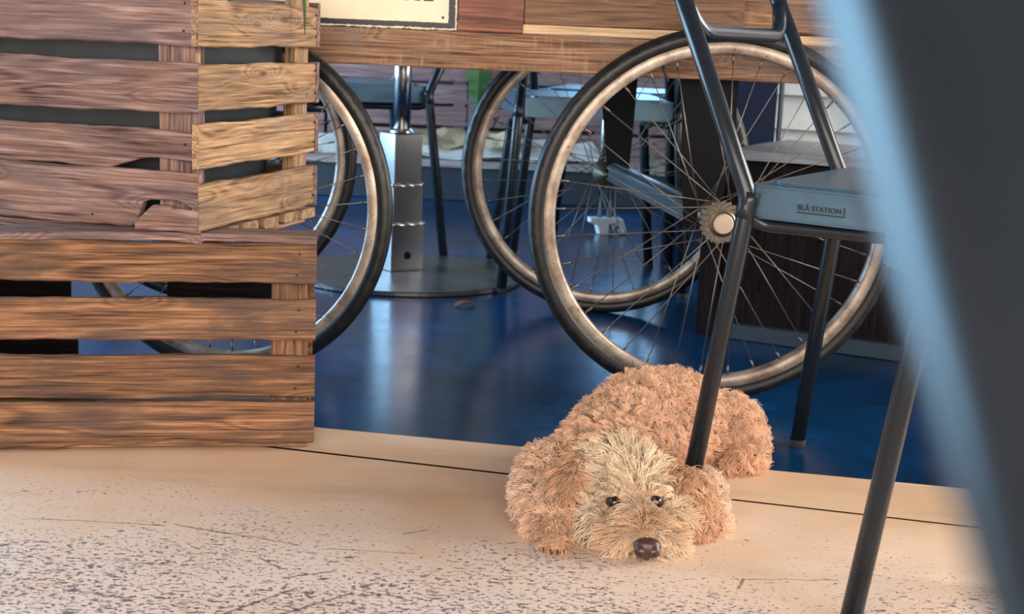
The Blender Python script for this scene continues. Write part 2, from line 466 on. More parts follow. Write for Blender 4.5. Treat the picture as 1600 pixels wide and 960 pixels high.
struct(link('floor_front', mesh_from([(XL, Y0, 0), (XR, Y0, 0), (XR, seam_y(XR) - g, 0), (XL, seam_y(XL) - g, 0), (XL, Y0, -0.05), (XR, Y0, -0.05), (XR, seam_y(XR) - g, -0.05), (XL, seam_y(XL) - g, -0.05)],
     [(0, 1, 2, 3), (4, 5, 6, 7), (0, 1, 5, 4), (1, 2, 6, 5), (2, 3, 7, 6), (3, 0, 4, 7)]), 'cream'))
def strip_pts(z): return [(XL, seam_y(XL), z), (XR, seam_y(XR), z), (XR, line_y(XR) - 0.001, z), (XL, line_y(XL) - 0.001, z)]
struct(link('trim_1', mesh_from(strip_pts(0.0) + strip_pts(-0.05), [(0, 1, 2, 3), (4, 5, 6, 7), (0, 1, 5, 4), (1, 2, 6, 5), (2, 3, 7, 6), (3, 0, 4, 7)]), 'cream_strip'))
struct(link('trim_2', box_me(XR - XL + 0.2, 1.6, 0.02, 0, ((XL + XR) / 2, 2.1, -0.065)), 'wood_dark'))   # dark joint bed under the seam

# walls and ceiling; the side behind the camera is left open to let front light in
def wall_with_opening(name, p0, p1, h, a0, a1, z0, z1, mat, t=0.12):
    p0, p1 = Vector(p0), Vector(p1); d = (p1 - p0); L = d.length; d.normalize()
    nrm = Vector((d.y, -d.x, 0))
    root = None
    V = []; Fc = []
    def bx(x0, x1, za, zb):
        b = len(V)
        for z in (za, zb):
            for (x, y) in ((x0, 0), (x1, 0), (x1, t), (x0, t)):
                V.append(p0 + d * x - nrm * (-y) * -1 + Vector((0, 0, z)))
        Fc.extend([(b, b + 1, b + 2, b + 3), (b + 4, b + 5, b + 6, b + 7), (b, b + 1, b + 5, b + 4), (b + 1, b + 2, b + 6, b + 5), (b + 2, b + 3, b + 7, b + 6), (b + 3, b, b + 4, b + 7)])
    bx(0, a0, 0, h); bx(a1, L, 0, h)
    if z0 > 0: bx(a0, a1, 0, z0)
    if z1 < h: bx(a0, a1, z1, h)
    return struct(link(name, mesh_from(V, Fc), mat))
wall_with_opening('wall_left', (XL - 0.12, -2.6, 0), (XL - 0.12, 7.5, 0), 2.8, 4.9, 8.3, 0.06, 2.2, 'plaster')
wall_with_opening('wall_back', (XL, 7.62, 0), (XR, 7.62, 0), 2.8, 3.2, 4.75, 0.3, 2.3, 'plaster')
wall_with_opening('wall_right', (XR + 0.12, 7.5, 0), (XR + 0.12, -2.6, 0), 2.8, 3.9, 6.1, 0.4, 2.3, 'plaster')  # opening added to admit the right-hand fill light
struct(link('ceiling', box_me(XR - XL, 10.2, 0.1, 0, ((XL + XR) / 2, 2.5, 2.85)), 'ceiling'))

def window(name, c, along, w, h, z0):
    a = Vector(along).normalized()
    rz = math.atan2(a.y, a.x)
    root = empty(name, (c[0], c[1], z0), rz); struct(root)
    link('window_frame', box_me(w, 0.05, 0.05, 0.004, (0, 0, 0.025)), 'navy', root)
    link('window_frame', box_me(w, 0.05, 0.05, 0.004, (0, 0, h - 0.025)), 'navy', root)
    for s in (-1, 0, 1): link('window_frame', box_me(0.05, 0.05, h - 0.1, 0.004, (s * (w / 2 - 0.025), 0, h / 2)), 'navy', root)
    return root
window('window_1', (XL - 0.06, 4.0, 0), (0, 1, 0), 3.4, 2.14, 0.06)
window('added_window', (XR + 0.06, 2.5, 0), (0, 1, 0), 2.2, 1.9, 0.4)  # unseen window frame added around the right-hand fill light
window('window_2', (0.975, 7.56, 0), (1, 0, 0), 1.55, 2.0, 0.3)

# ------------------------------------------------------------------ handcart on four bicycle wheels
CY = -0.05
P0 = Vector((0.361, 2.579, 0))
cart = empty('handcart', P0, CY)
tag(cart, 'old wooden handcart on four bicycle wheels standing on the blue floor', 'cart')
def cpart(name, u0, u1, n0, n1, z0, z1, mat, seed=0, wob=0.0012, parent=None):
    me = plank_me(u1 - u0, z0, z1, n1 - n0, wob, seed)
    return link(name, me, mat, parent or cart, (u0, n0, 0))
cpart('beam', -1.30, 0.75, 0.07, 0.115, 0.584, 0.651, 'wood_beam', 1)
cpart('batten', -0.487, 0.75, 0.084, 0.112, 0.652, 0.669, 'wood_pale', 2, 0.0006)
cpart('board', -0.365, -0.066, 0.088, 0.112, 0.670, 0.83, 'wood_brown', 3)
cpart('board', -0.486, -0.367, 0.078, 0.112, 0.652, 0.83, 'wood_red', 4)
cpart('board', -1.30, -0.488, 0.092, 0.112, 0.653, 0.83, 'wood_brown', 5)
cpart('corner_post', -0.064, 0.032, 0.080, 0.19, 0.671, 0.83, 'wood_brown', 6)
cpart('board', 0.034, 0.75, 0.100, 0.122, 0.671, 0.83, 'wood_beam', 7)
cpart('beam', -1.30, 0.75, 0.775, 0.82, 0.60, 0.66, 'wood_brown', 8)
cpart('board', -1.30, 0.75, 0.795, 0.82, 0.665, 0.83, 'wood_brown', 9)
for i in range(6): cpart('deck_board', -1.30, 0.75, 0.125 + i * 0.106, 0.228 + i * 0.106, 0.662, 0.68, 'wood_brown', 20 + i)
for du in (-0.90, 0.0):
    link('wheel_bracket', prism_me([(-0.070, 0.584), (0.035, 0.584), (0.035, 0.45), (0.010, 0.305), (-0.050, 0.305), (-0.062, 0.45)], 0.012, 0.001), 'black', cart, (du, 0.140, 0), (math.pi / 2, 0, 0))
    link('wheel_bracket', prism_me([(-0.225, 0.60), (-0.132, 0.60), (-0.137, 0.45), (-0.142, 0.345), (-0.192, 0.345), (-0.205, 0.45)], 0.012, 0.001), 'black', cart, (du, 0.768, 0), (math.pi / 2, 0, 0))
    A_, B_ = Vector((du - 0.030, 0.142, 0.333)), Vector((du - 0.172, 0.755, 0.345))
    d_ = B_ - A_; L_ = d_.length
    ax = link('axle_channel', box_me(0.036, L_, 0.040, 0.003), 'slate', cart, (A_ + B_) / 2, (math.asin(d_.z / L_), 0, -math.atan2(d_.x, d_.y)))
    link('flange', box_me(0.007, L_ - 0.01, 0.008, 0.002), 'chrome', ax, (-0.0195, 0.0, 0.012))
    link('flange', box_me(0.007, L_ - 0.01, 0.008, 0.002), 'chrome', ax, (-0.0195, 0.0, -0.014))
    link('flange', box_me(0.012, L_ - 0.01, 0.005, 0.001), 'chrome', ax, (-0.004, 0.0, 0.0225))

# --- wheel prototype meshes (axis along local Y, centre at origin)
RO_ = 0.34
def tyre_mesh():
    rc, rt, wd = 0.3245, 0.0165, 0.0175
    prof = []
    N = 18
    for i in range(N):
        a = math.radians(-140 + 280 * i / (N - 1))
        prof.append((rc + math.cos(a) * rt * (0.98 if abs(a) < 2 else 1), math.sin(a) * wd))
    prof += [(0.309, 0.0095), (0.309, -0.0095)]
    def mod(i, j):
        if 4 <= i <= 13:
            q = (j % 4 == 0)
            if i in (5, 12): return (-0.0024 if q else 0.0008, 0)
            if i in (4, 13): return (-0.0020 if (j + 2) % 4 == 0 else 0.0006, 0)
            if i in (7, 10): return (-0.0009, 0)
        return (0, 0)
    return lathe_me(prof, 192, 'Y', True, mod)
ME_TYRE = tyre_mesh()
ME_RIM = lathe_me([(0.3135, -0.0125), (0.3145, -0.0105), (0.309, -0.008), (0.309, 0.008), (0.3145, 0.0105), (0.3135, 0.0125), (0.297, 0.0118), (0.293, 0.0085), (0.2915, 0.0), (0.293, -0.0085), (0.297, -0.0118)], 128, 'Y', True)
ME_HUB = lathe_me([(0.0, -0.058), (0.006, -0.058), (0.006, -0.05), (0.013, -0.048), (0.015, -0.034), (0.029, -0.031), (0.029, -0.027), (0.014, -0.022), (0.012, 0.0), (0.014, 0.022), (0.029, 0.027), (0.029, 0.031), (0.015, 0.034), (0.013, 0.048), (0.006, 0.05), (0.006, 0.056), (0.0, 0.056)], 28, 'Y')
for m in (ME_TYRE, ME_RIM, ME_HUB):
    for p in m.polygons: p.use_smooth = True
def spoke_mesh(side, cross):
    a1 = math.radians(cross)
    p0 = Vector((0.0265 * math.cos(a1), 0.029 * side, 0.0265 * math.sin(a1)))
    p1 = Vector((0.290, 0.003 * side, 0))
    p2 = p1 + (p0 - p1).normalized() * 0.015
    me = tube_me([p0, p2], 0.0010, 6)
    me2 = tube_me([p2, p1 + Vector((0.003, 0, 0))], 0.0021, 6)
    bm = bmesh.new(); bm.from_mesh(me); bm.from_mesh(me2); bm.to_mesh(me); bm.free()
    return me
ME_SP = [spoke_mesh(s, c) for s, c in ((-1, 70), (1, 70), (-1, -70), (1, -70))]
ME_VALVE = tube_me([(0.292, 0, 0), (0.272, 0, 0), (0.262, 0, 0)], 0.0032, 8, [1, 1, 0.7])
def sprocket_mesh(r, teeth, y):
    V = []; n = teeth * 4
    out = []
    for j in range(n):
        a = 2 * math.pi * j / n
        rr = r + (0.0026 if j % 4 in (0, 1) else -0.0018)
        out.append((rr * math.cos(a), rr * math.sin(a)))
    me = prism_me(out, 0.0022)
    me.transform(Matrix.Rotation(math.pi / 2, 4, 'X')); me.transform(Matrix.Translation((0, y, 0)))
    return me

def make_wheel(loc, yaw, lean, name='wheel', cassette=False, spin=0.0, R=0.34):
    w = empty(name, (0, 0, 0), 0, cart)
    d = Vector((loc[0], loc[1], 0)) - P0
    c, s = math.cos(-CY), math.sin(-CY)
    w.location = (d.x * c - d.y * s, d.x * s + d.y * c, R * math.cos(lean)); w.scale = (R / RO_, (R / RO_) if cassette or R == RO_ else 0.72, R / RO_)
    w.rotation_euler = (-lean, 0, yaw - CY)
    link('tyre', ME_TYRE, 'tyre', w); link('rim', ME_RIM, 'rim', w); link('hub', ME_HUB, 'spoke', w)
    for i in range(36):
        o = link('spoke', ME_SP[i % 4], 'spoke', w)
        o.rotation_euler = (0, 2 * math.pi * i / 36 + spin, 0)
    v = link('valve', ME_VALVE, 'rubber_cap', w); v.rotation_euler = (0, spin + 0.09 - 2.1, 0)
    if cassette:
        for r, t, y in ((0.0365, 22, -0.036), (0.0345, 20, -0.040), (0.0315, 18, -0.044), (0.0285, 16, -0.048)):
            link('sprocket', sprocket_mesh(r, t, y), 'sprocket', w)
        link('lockring', lathe_me([(0.024, -0.050), (0.0245, -0.056), (0.021, -0.058), (0.0195, -0.053), (0.0195, -0.050)], 36, 'Y'), 'sprocket', w)
        link('hub_cap', lathe_me([(0.0, -0.064), (0.016, -0.0635), (0.018, -0.061), (0.018, -0.05), (0.0, -0.05)], 32, 'Y'), 'hubcap', w)
    return w
make_wheel((0.361, 2.579), 0.075, -0.035, 'wheel', True, 0.03)
make_wheel((-0.537, 2.637), -0.24, 0.0, 'wheel', False, 0.11, 0.3255)
make_wheel((0.206, 3.405), -0.05, -0.03, 'wheel', False, 0.06)
make_wheel((-0.7175, 3.35), 0.145, 0.0, 'wheel', False, 0.02)

# --- enamel sign on the cart side
def cart_pt(u, n, z): return (P0.x + u * math.cos(CY) - n * math.sin(CY), P0.y + u * math.sin(CY) + n * math.cos(CY), z)
sign = empty('enamel_sign', cart_pt(-0.489, 0.0905, 0.652), CY)
tag(sign, 'cream enamel sign with chipped black border fixed to the cart side', 'sign')
def chipped(n, L, amp, seed):
    r = random.Random(seed); return [amp * (r.random() ** 3) for _ in range(n)]
def chip_border(name, x0, x1, z0, z1, y, mat, amp, seed, t=0.0012):
    r = random.Random(seed); pts = []
    n = max(6, int((x1 - x0) / 0.004)); m = max(6, int((z1 - z0) / 0.004))
    for i in range(n): pts.append((x0 + (x1 - x0) * i / n, z0 + amp * r.random() ** 2))
    for i in range(m): pts.append((x1 - amp * r.random() ** 2, z0 + (z1 - z0) * i / m))
    for i in range(n): pts.append((x1 - (x1 - x0) * i / n, z1 - amp * r.random() ** 2))
    for i in range(m): pts.append((x0 + amp * r.random() ** 2, z1 - (z1 - z0) * i / m))
    return link(name, prism_me(pts, t), mat, sign, (0, y, 0), (math.pi / 2, 0, 0))
chip_border('rust_edge', -0.42, 0.0, 0.0, 0.17, 0, 'chip', 0.002, 3, 0.002)
chip_border('border', -0.417, -0.0035, 0.0035, 0.167, -0.002, 'sign_ink', 0.0016, 4)
chip_border('panel', -0.40, -0.0155, 0.0135, 0.155, -0.0032, plain('cream_enamel', (0.75, 0.62, 0.43), 0.4, var=0.1, scale=20), 0.0008, 5)
dot = link('rivet', lathe_me([(0.0, -0.0012), (0.0026, -0.0006), (0.0026, 0.0)], 12, 'Y'), 'sign_ink', sign, (-0.026, -0.0044, 0.023))
link('rivet', dot.data, None, sign, (-0.39, -0.0044, 0.023))
for x0, x1 in ((-0.062, -0.044), (-0.078, -0.068), (-0.100, -0.090)):
    link('lettering', prism_me([(x0, 0.0515), (x1, 0.0515), (x1 - 0.002, 0.069), (x1 - 0.006, 0.069), (x1 - 0.005, 0.056), (x0 + 0.005, 0.056), (x0 + 0.006, 0.069), (x0 + 0.001, 0.069)], 0.0006), 'sign_ink', sign, (0, -0.0044, 0), (math.pi / 2, 0, 0))

# ------------------------------------------------------------------ crates on the left
ME_NAIL = lathe_me([(0.0, -0.0008), (0.0019, -0.0005), (0.0021, 0.0005), (0.0, 0.0006)], 8, 'Y')
def nail(parent, x, z, y=0.0):
    link('nail', ME_NAIL, 'nail', parent, (x, y, z))

# upper crate: local frame origin at its near bottom corner, +x runs right to left (away from the corner), so use a mirrored layout
UPH = 0.29
crate2 = empty('slatted_crate', (-0.472, 2.125, 0.312), -UPH)
tag(crate2, 'upper weathered slatted wooden crate holding a grey planter, set askew on top', 'crate', 'slatted wooden crates')
ZB = 0.312
LF, DP, TH = 0.46, 0.42, 0.012
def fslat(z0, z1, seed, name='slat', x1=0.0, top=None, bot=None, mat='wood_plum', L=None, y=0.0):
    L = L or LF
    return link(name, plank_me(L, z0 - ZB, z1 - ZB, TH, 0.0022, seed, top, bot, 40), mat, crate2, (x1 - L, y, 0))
# front slats (run along local x from -LF to 0)
s = fslat(0.614, 0.705, 1); nail(s, LF - 0.022, 0.675 - ZB); nail(s, LF - 0.024, 0.635 - ZB)
s = fslat(0.515, 0.589, 2, bot=lambda x: 0.515 - ZB - 0.003 * (1 - x / LF)); nail(s, LF - 0.022, 0.570 - ZB); nail(s, LF - 0.028, 0.552 - ZB); nail(s, LF - 0.024, 0.535 - ZB)
s = fslat(0.442, 0.489, 3, bot=lambda x: 0.444 - ZB - 0.016 * (x < LF - 0.1) * min(1, (LF - 0.1 - x) / 0.05) + 0.006 * math.exp(-((x - LF + 0.06) / 0.03) ** 2)); nail(s, LF - 0.022, 0.470 - ZB)
def notch_bot(x):
    d = LF - x
    base = 0.340 - ZB
    if d < 0.105: base += min(0.044, (0.105 - d) * 3.0) * (1.0 if d > 0.03 else 0.72 + 0.28 * d / 0.03)
    return base
s = fslat(0.340, 0.428, 4, bot=notch_bot); nail(s, LF - 0.18, 0.355 - ZB)
s = fslat(0.338, 0.374, 5, 'broken_slat', L=0.104, top=lambda x: 0.352 - ZB + 0.026 * min(1, x / 0.03) - 0.004 * (x > 0.06) , y=-0.003); nail(s, 0.05, 0.358 - ZB)
# right-hand slats (run in depth)
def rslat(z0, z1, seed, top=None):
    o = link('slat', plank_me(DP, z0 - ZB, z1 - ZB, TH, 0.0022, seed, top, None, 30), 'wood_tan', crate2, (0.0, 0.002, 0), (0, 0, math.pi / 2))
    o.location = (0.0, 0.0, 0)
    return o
# plank faces -y locally; rotated +90deg its front faces +x
for i, (a, b) in enumerate(((0.614, 0.682), (0.519, 0.588), (0.434, 0.500), (0.341, 0.410))):
    s = rslat(a, b, 11 + i)
    for x in (0.010, DP - 0.014):
        nail(s, x, a + 0.018 - ZB); nail(s, x, b - 0.014 - ZB)
# corner posts
for (x, y, w, d) in ((-0.073, TH + 0.001, 0.060, 0.030), (-0.038, DP - 0.062, 0.024, 0.046), (-LF + 0.01, TH + 0.001, 0.06, 0.03), (-LF + 0.01, DP - 0.05, 0.06, 0.03)):
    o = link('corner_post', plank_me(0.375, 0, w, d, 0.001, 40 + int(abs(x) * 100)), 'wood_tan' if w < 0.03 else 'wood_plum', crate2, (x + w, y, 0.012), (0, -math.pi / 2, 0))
o = link('corner_post', plank_me(0.375, 0, 0.024, 0.016, 0.001, 55), 'wood_tan', crate2, (-0.0135, 0.013, 0.012), (0, -math.pi / 2, 0))
# bottom boards running the long way, ends showing under the right-hand side
for i in range(6):
    y = 0.002 + i * 0.072
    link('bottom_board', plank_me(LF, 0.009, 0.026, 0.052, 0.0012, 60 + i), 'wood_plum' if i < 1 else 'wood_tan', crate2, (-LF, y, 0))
for x in (-LF + 0.01, -0.06):
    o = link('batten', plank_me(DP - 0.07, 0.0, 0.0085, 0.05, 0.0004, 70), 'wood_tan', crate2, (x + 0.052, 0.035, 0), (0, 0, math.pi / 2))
# back and left sides
for i, (a, b) in enumerate(((0.614, 0.69), (0.52, 0.59), (0.43, 0.50), (0.341, 0.41))):
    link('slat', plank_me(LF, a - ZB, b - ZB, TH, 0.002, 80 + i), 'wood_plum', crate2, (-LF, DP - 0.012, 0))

# lower crate lying on its side, open mouth away from the camera
LY = 0.183
crate1 = empty('slatted_crate', (-0.30, 2.166, 0.0), LY)
tag(crate1, 'lower orange-brown slatted wooden crate resting on the cream floor', 'crate', 'slatted wooden crates')
LL = 0.60
def ragged(x):
    d = LL - x
    v = 0.012 - 0.0
    if d > 0.11:
        v += 0.004 * math.sin(d * 60) * 0.5
    if 0.14 < d < 0.24: v += 0.008 * math.sin((d - 0.14) / 0.10 * math.pi)
    if d > 0.24: v -= (d - 0.24) * 0.030
    return v
low = [(0.263, 0.324, None), (0.174, 0.238, None), (0.084, 0.150, None), (0.012, 0.077, ragged)]
for i, (a, b, f) in enumerate(low):
    s = link('slat', plank_me(LL, a, b, 0.013, 0.0018, 101 + i, None, f, 60), 'wood_orange', crate1, (-LL, 0, 0))
    for dx, fz in ((0.026, 0.75), (0.030, 0.22)): nail(s, LL - dx, a + (b - a) * fz)
# uprights behind the slats
o = link('corner_post', plank_me(0.322, 0, 0.055, 0.03, 0.001, 110), 'wood_orange', crate1, (-0.012, 0.014, 0.002), (0, -math.pi / 2, 0))
o = link('corner_post', plank_me(0.322, 0, 0.055, 0.03, 0.001, 111), 'wood_orange', crate1, (-LL + 0.067, 0.014, 0.002), (0, -math.pi / 2, 0))
# long sides now top and bottom, two boards each, plus end boards
link('side_board', plank_me(LL, 0.0, 0.070, 0.011, 0.0015, 120), 'wood_plum', crate1, (-LL, 0.004, 0.336), (-math.pi / 2, 0, 0))
link('side_board', plank_me(LL - 0.12, 0.0, 0.090, 0.011, 0.0015, 121), 'wood_plum', crate1, (-LL, 0.16, 0.336), (-math.pi / 2, 0, 0))
for i in range(3):
    link('side_board', plank_me(LL - 0.02, 0.0, 0.10, 0.010, 0.0015, 130 + i), 'wood_orange', crate1, (-LL + 0.01, 0.014 + i * 0.104, 0.012), (-math.pi / 2, 0, 0))
for i in range(3):
    link('end_board', plank_me(0.20, 0.03 + i * 0.10, 0.105 + i * 0.10, 0.010, 0.0012, 140 + i), 'wood_orange', crate1, (-0.002, 0.045, 0), (0, 0, math.pi / 2))
    link('end_board', plank_me(0.28, 0.03 + i * 0.10, 0.105 + i * 0.10, 0.010, 0.0012, 150 + i), 'wood_orange', crate1, (-LL + 0.01, 0.045, 0), (0, 0, math.pi / 2))

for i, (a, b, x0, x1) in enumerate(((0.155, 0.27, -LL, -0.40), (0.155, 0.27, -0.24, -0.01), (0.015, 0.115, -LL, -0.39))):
    link('slat', plank_me(x1 - x0, a, b, 0.012, 0.0015, 160 + i), 'wood_dark', crate1, (x0, 0.318, 0))  # dark boards added across the open back so the gaps look shaded
# grey planter inside the upper crate
pl_ = empty('planter', crate2.matrix_basis @ Vector((-0.245, 0.215, 0.027)), -UPH)
tag(pl_, 'grey zinc planter box with strap-leaved plant inside the upper crate', 'planter')
def tub():
    V = []; Fc = []
    def ring(w, d, z, tilt=0.0):
        b = len(V); n = 10
        cs = [(-w, -d), (w, -d), (w, d), (-w, d)]
        for k in range(4):
            x0, y0 = cs[k]; x1, y1 = cs[(k + 1) % 4]
            for i in range(n): 
                t = i / n; x = x0 + (x1 - x0) * t; y = y0 + (y1 - y0) * t
                V.append((x, y, z + tilt * (0.35 - x) * 0.0 + tilt * math.sin(x * 14 + y * 9)))
        return b, 4 * n
    rs = [ring(0.215, 0.14, 0.0), ring(0.245, 0.158, 0.15), ring(0.258, 0.166, 0.285, 0.006), ring(0.262, 0.170, 0.283, 0.006), ring(0.250, 0.158, 0.28, 0.006), ring(0.235, 0.15, 0.20)]
    for (a, n), (b, _) in zip(rs[:-1], rs[1:]):
        for i in range(n):
            j = (i + 1) % n; Fc.append((a + i, a + j, b + j, b + i))
    a, n = rs[0]; Fc.append(tuple(a + i for i in range(n)))
    return mesh_from(V, Fc)
link('tub', tub(), 'zinc', pl_).scale = (0.76, 1, 1)
link('soil', prism_me([(-0.18, -0.152), (0.18, -0.152), (0.18, 0.152), (-0.18, 0.152)], 0.015), 'soil', pl_, (0, 0, 0.215))
M['leaf'] = plain('glossy_green_leaf', (0.035, 0.11, 0.025), 0.35, var=0.4, scale=18)
M['leaf_pale'] = plain('yellow_green_leaf', (0.20, 0.24, 0.06), 0.5, var=0.3, scale=12)
def bezier(a, b, c, n):
    a, b, c = Vector(a), Vector(b), Vector(c)
    return [a * (1 - i / n) ** 2 + b * 2 * (i / n) * (1 - i / n) + c * (i / n) ** 2 for i in range(n + 1)]
def blade_me(pts, w, n=18, side_dir=None):
    P = bezier(*pts, n)
    V = []; Fc = []
    m = len(P)
    for i, p in enumerate(P):
        t = i / (m - 1)
        d = (P[min(i + 1, m - 1)] - P[max(i - 1, 0)]).normalized()
        side = d.cross(Vector((0, 0, 1)));
        side = side.normalized() if side.length > 1e-3 else Vector((1, 0, 0))
        if side_dir is not None: side = (Vector(side_dir) - d * Vector(side_dir).dot(d)).normalized()
        ww = w * min(1.0, 4 * t + 0.5) * max(0.02, (1 - t ** 9))
        nn = side.cross(d)
        V += [p - side * ww, p - nn * ww * 0.35, p + side * ww]
    for i in range(m - 1):
        for j in range(2): Fc.append((i * 3 + j, i * 3 + j + 1, i * 3 + j + 4, i * 3 + j + 3))
    me = mesh_from(V, Fc)
    return me
lv = [((0.12, 0.05, 0.22), (0.250, 0.110, 0.98), (0.268, 0.098, 0.296), 0.0105), ((0.10, 0.05, 0.22), (0.14, 0.10, 0.60), (0.30, 0.12, 0.62), 0.012),
      ((0.02, 0.0, 0.22), (-0.05, 0.02, 0.60), (-0.20, -0.08, 0.58), 0.012), ((-0.10, 0.03, 0.22), (-0.12, 0.12, 0.62), (-0.05, 0.22, 0.60), 0.012),
      ((0.14, -0.04, 0.22), (0.18, -0.10, 0.50), (0.16, -0.18, 0.55), 0.010)]
for a, b, c, w in lv:
    o = link('leaf', blade_me([a, b, c], w, 18, (0.95, -0.3, 0)), 'leaf', pl_, smooth=True)
    md = o.modifiers.new('thickness', 'SOLIDIFY'); md.thickness = 0.0012
for i in range(26):
    r = random.Random(300 + i)
    x = r.uniform(-0.16, 0.16); y = -0.14 + r.uniform(0, 0.05)
    z = 0.23; h = r.uniform(0.05, 0.075)
    dx, dy = r.uniform(-0.04, 0.04), r.uniform(-0.02, 0.01)
    link('straw', tube_me([(x, y, z), (x + dx * .5, y + dy, z + h * 0.7), (x + dx, y + dy, z + h)], 0.0008, 5), 'straw', pl_)

# ------------------------------------------------------------------ pedestal table
table = empty('pedestal_table', (-0.315, 3.865, 0), 0)
tag(table, 'steel pedestal table with round base plate behind the handcart', 'table')
def mk_plate():
    k = NT('dark_steel_plate')
    n = k.noise(k.obj(), 7.0, 4.0, 0.6)
    k.col(k.ramp(n, [(0.3, (0.05, 0.055, 0.065)), (0.7, (0.14, 0.13, 0.13))])); k.set(Metallic=0.6, Roughness=k.math('MULTIPLY_ADD', n, 0.25, 0.18))
    return k.m
M['plate'] = mk_plate()
link('base_plate', lathe_me([(0.0, 0.0), (0.315, 0.0), (0.318, 0.003), (0.318, 0.010), (0.315, 0.013), (0.0, 0.013)], 72), 'plate', table, (0.025, -0.045, 0))
for (z0, z1, w) in ((0.013, 0.135, 0.100), (0.135, 0.240, 0.092), (0.240, 0.380, 0.084)):
    o = link('post_sleeve', box_me(w, w, z1 - z0, 0.002, (0, 0, (z0 + z1) / 2)), 'bare_steel', table, None, (0, 0, math.radians(35)))
    if z1 < 0.3:
        for k in range(4):
            wr = link('weld_bead', tube_me([(-w / 2, -w / 2 + 0.003, z1 + 0.003)] + [(-w / 2 + w * i / 10, -w / 2 + 0.003 + 0.0012 * math.sin(i * 2.1), z1 + 0.003 + 0.0015 * math.sin(i * 1.7)) for i in range(1, 10)] + [(w / 2, -w / 2 + 0.003, z1 + 0.003)], 0.0055, 8), 'bare_steel', o, None, (0, 0, k * math.pi / 2))
link('bolt', lathe_me([(0.0, -0.004), (0.009, -0.003), (0.011, 0.0), (0.0, 0.001)], 16, 'Y'), 'black', table, (0.0288, -0.0411, 0.055), (0, 0, math.radians(35)))
link('pole', lathe_me([(0.0, 0.38), (0.0235, 0.38), (0.0235, 0.70), (0.0, 0.70)], 32), 'bare_steel', table, smooth=True)
link('pole_weld', lathe_me([(0.0235, 0.379), (0.033, 0.381), (0.031, 0.386), (0.0235, 0.392)], 24), 'chrome', table)
link('tabletop', lathe_me([(0.0, 0.70), (0.345, 0.70), (0.35, 0.705), (0.35, 0.725), (0.345, 0.73), (0.0, 0.73)], 64), 'wood_brown', table)

# ------------------------------------------------------------------ chairs
CH = {}
def build_chair_meshes():
    RW, FW_, D = 0.186, 0.215, 0.21
    ZT, ZBt = 0.466, 0.421
    def rounded(k=0.0, n=6, rc=0.028):
        cs = [(-D - 0.014 + k, -RW + k), (D - k, -FW_ + k), (D - k, FW_ - k), (-D - 0.014 + k, RW - k)]
        out = []
        for i in range(4):
            p = Vector(cs[i]); a = (Vector(cs[i - 1]) - p).normalized(); b = (Vector(cs[(i + 1) % 4]) - p).normalized()
            for j in range(n + 1):
                t = j / n
                q = (p + a * rc) * (1 - t) ** 2 + p * 2 * t * (1 - t) + (p + b * rc) * t * t
                out.append((q.x, q.y))
        return out
    me = prism_me(rounded(0, 5, 0.012), ZT - ZBt, 0.003); me.transform(Matrix.Translation((0, 0, ZBt))); CH['seat'] = me
    me = prism_me(rounded(0.022), 0.005, 0.002); me.transform(Matrix.Translation((0, 0, ZT))); CH['pad'] = me
    lean = 0.458
    def ux(z): return -0.222 - lean * (z - 0.455)
    for s, nm in ((1, 'L'), (-1, 'R')):
        CH['upright' + nm] = tube_me(fillet([(ux(0.83), 0.178 * s, 0.83), (ux(0.448), 0.192 * s, 0.448), (ux(0.448) - 0.0035, 0.1955 * s, 0.420)], [0, 0.03, 0], 6), 0.0125, 16)
        CH['rear' + nm] = tube_me(fillet([(ux(0.448) + 0.004, 0.1915 * s, 0.456), (ux(0.448) - 0.001, 0.1935 * s, 0.432), (-0.268, 0.222 * s, 0.004)], 0.02, 5), 0.0125, 16)
        CH['rail' + nm] = tube_me(fillet([(-0.224, 0.188 * s, 0.425), (-0.205, 0.172 * s, 0.411), (0.0, 0.160 * s, 0.411), (0.15, 0.165 * s, 0.411)], [0, 0.02, 0.05, 0], 6), 0.0095, 14)
        CH['front' + nm] = tube_me(fillet([(0.0, 0.160 * s, 0.402), (0.168, 0.176 * s, 0.402), (0.198, 0.218 * s, 0.004)], 0.06, 9), 0.0125, 16)
        for q, (fx, fy) in (('rear', (-0.268, 0.222)), ('front', (0.198, 0.218))):
            m = lathe_me([(0.0, 0.0), (0.013, 0.0), (0.0138, 0.004), (0.0138, 0.012), (0.0, 0.012)], 14)
            m.transform(Matrix.Translation((fx, fy * s, 0))); CH['cap' + q + nm] = m
    CH['bar'] = tube_me(fillet([(ux(0.715), -0.181, 0.715), (ux(0.668) - 0.004, -0.150, 0.664), (ux(0.664) - 0.012, 0, 0.664), (ux(0.668) - 0.004, 0.150, 0.664), (ux(0.715), 0.181, 0.715)], [0, 0.05, 0.2, 0.05, 0], 9), 0.011, 14)
    V = []; Fc = []
    n = 14
    for i in range(n + 1):
        y = -0.175 + 0.35 * i / n
        cv = -0.035 * (1 - (y / 0.175) ** 2)
        for z in (0.75, 0.83):
            for t in (0, -0.009): V.append((ux(z) + cv + t, y, z))
    for i in range(n):
        b = i * 4
        for (p, q) in ((0, 1), (1, 3), (3, 2), (2, 0)): Fc.append((b + p, b + q, b + 4 + q, b + 4 + p))
    Fc += [(0, 1, 3, 2), (n * 4, n * 4 + 2, n * 4 + 3, n * 4 + 1)]
    CH['back'] = mesh_from(V, Fc)
build_chair_meshes()
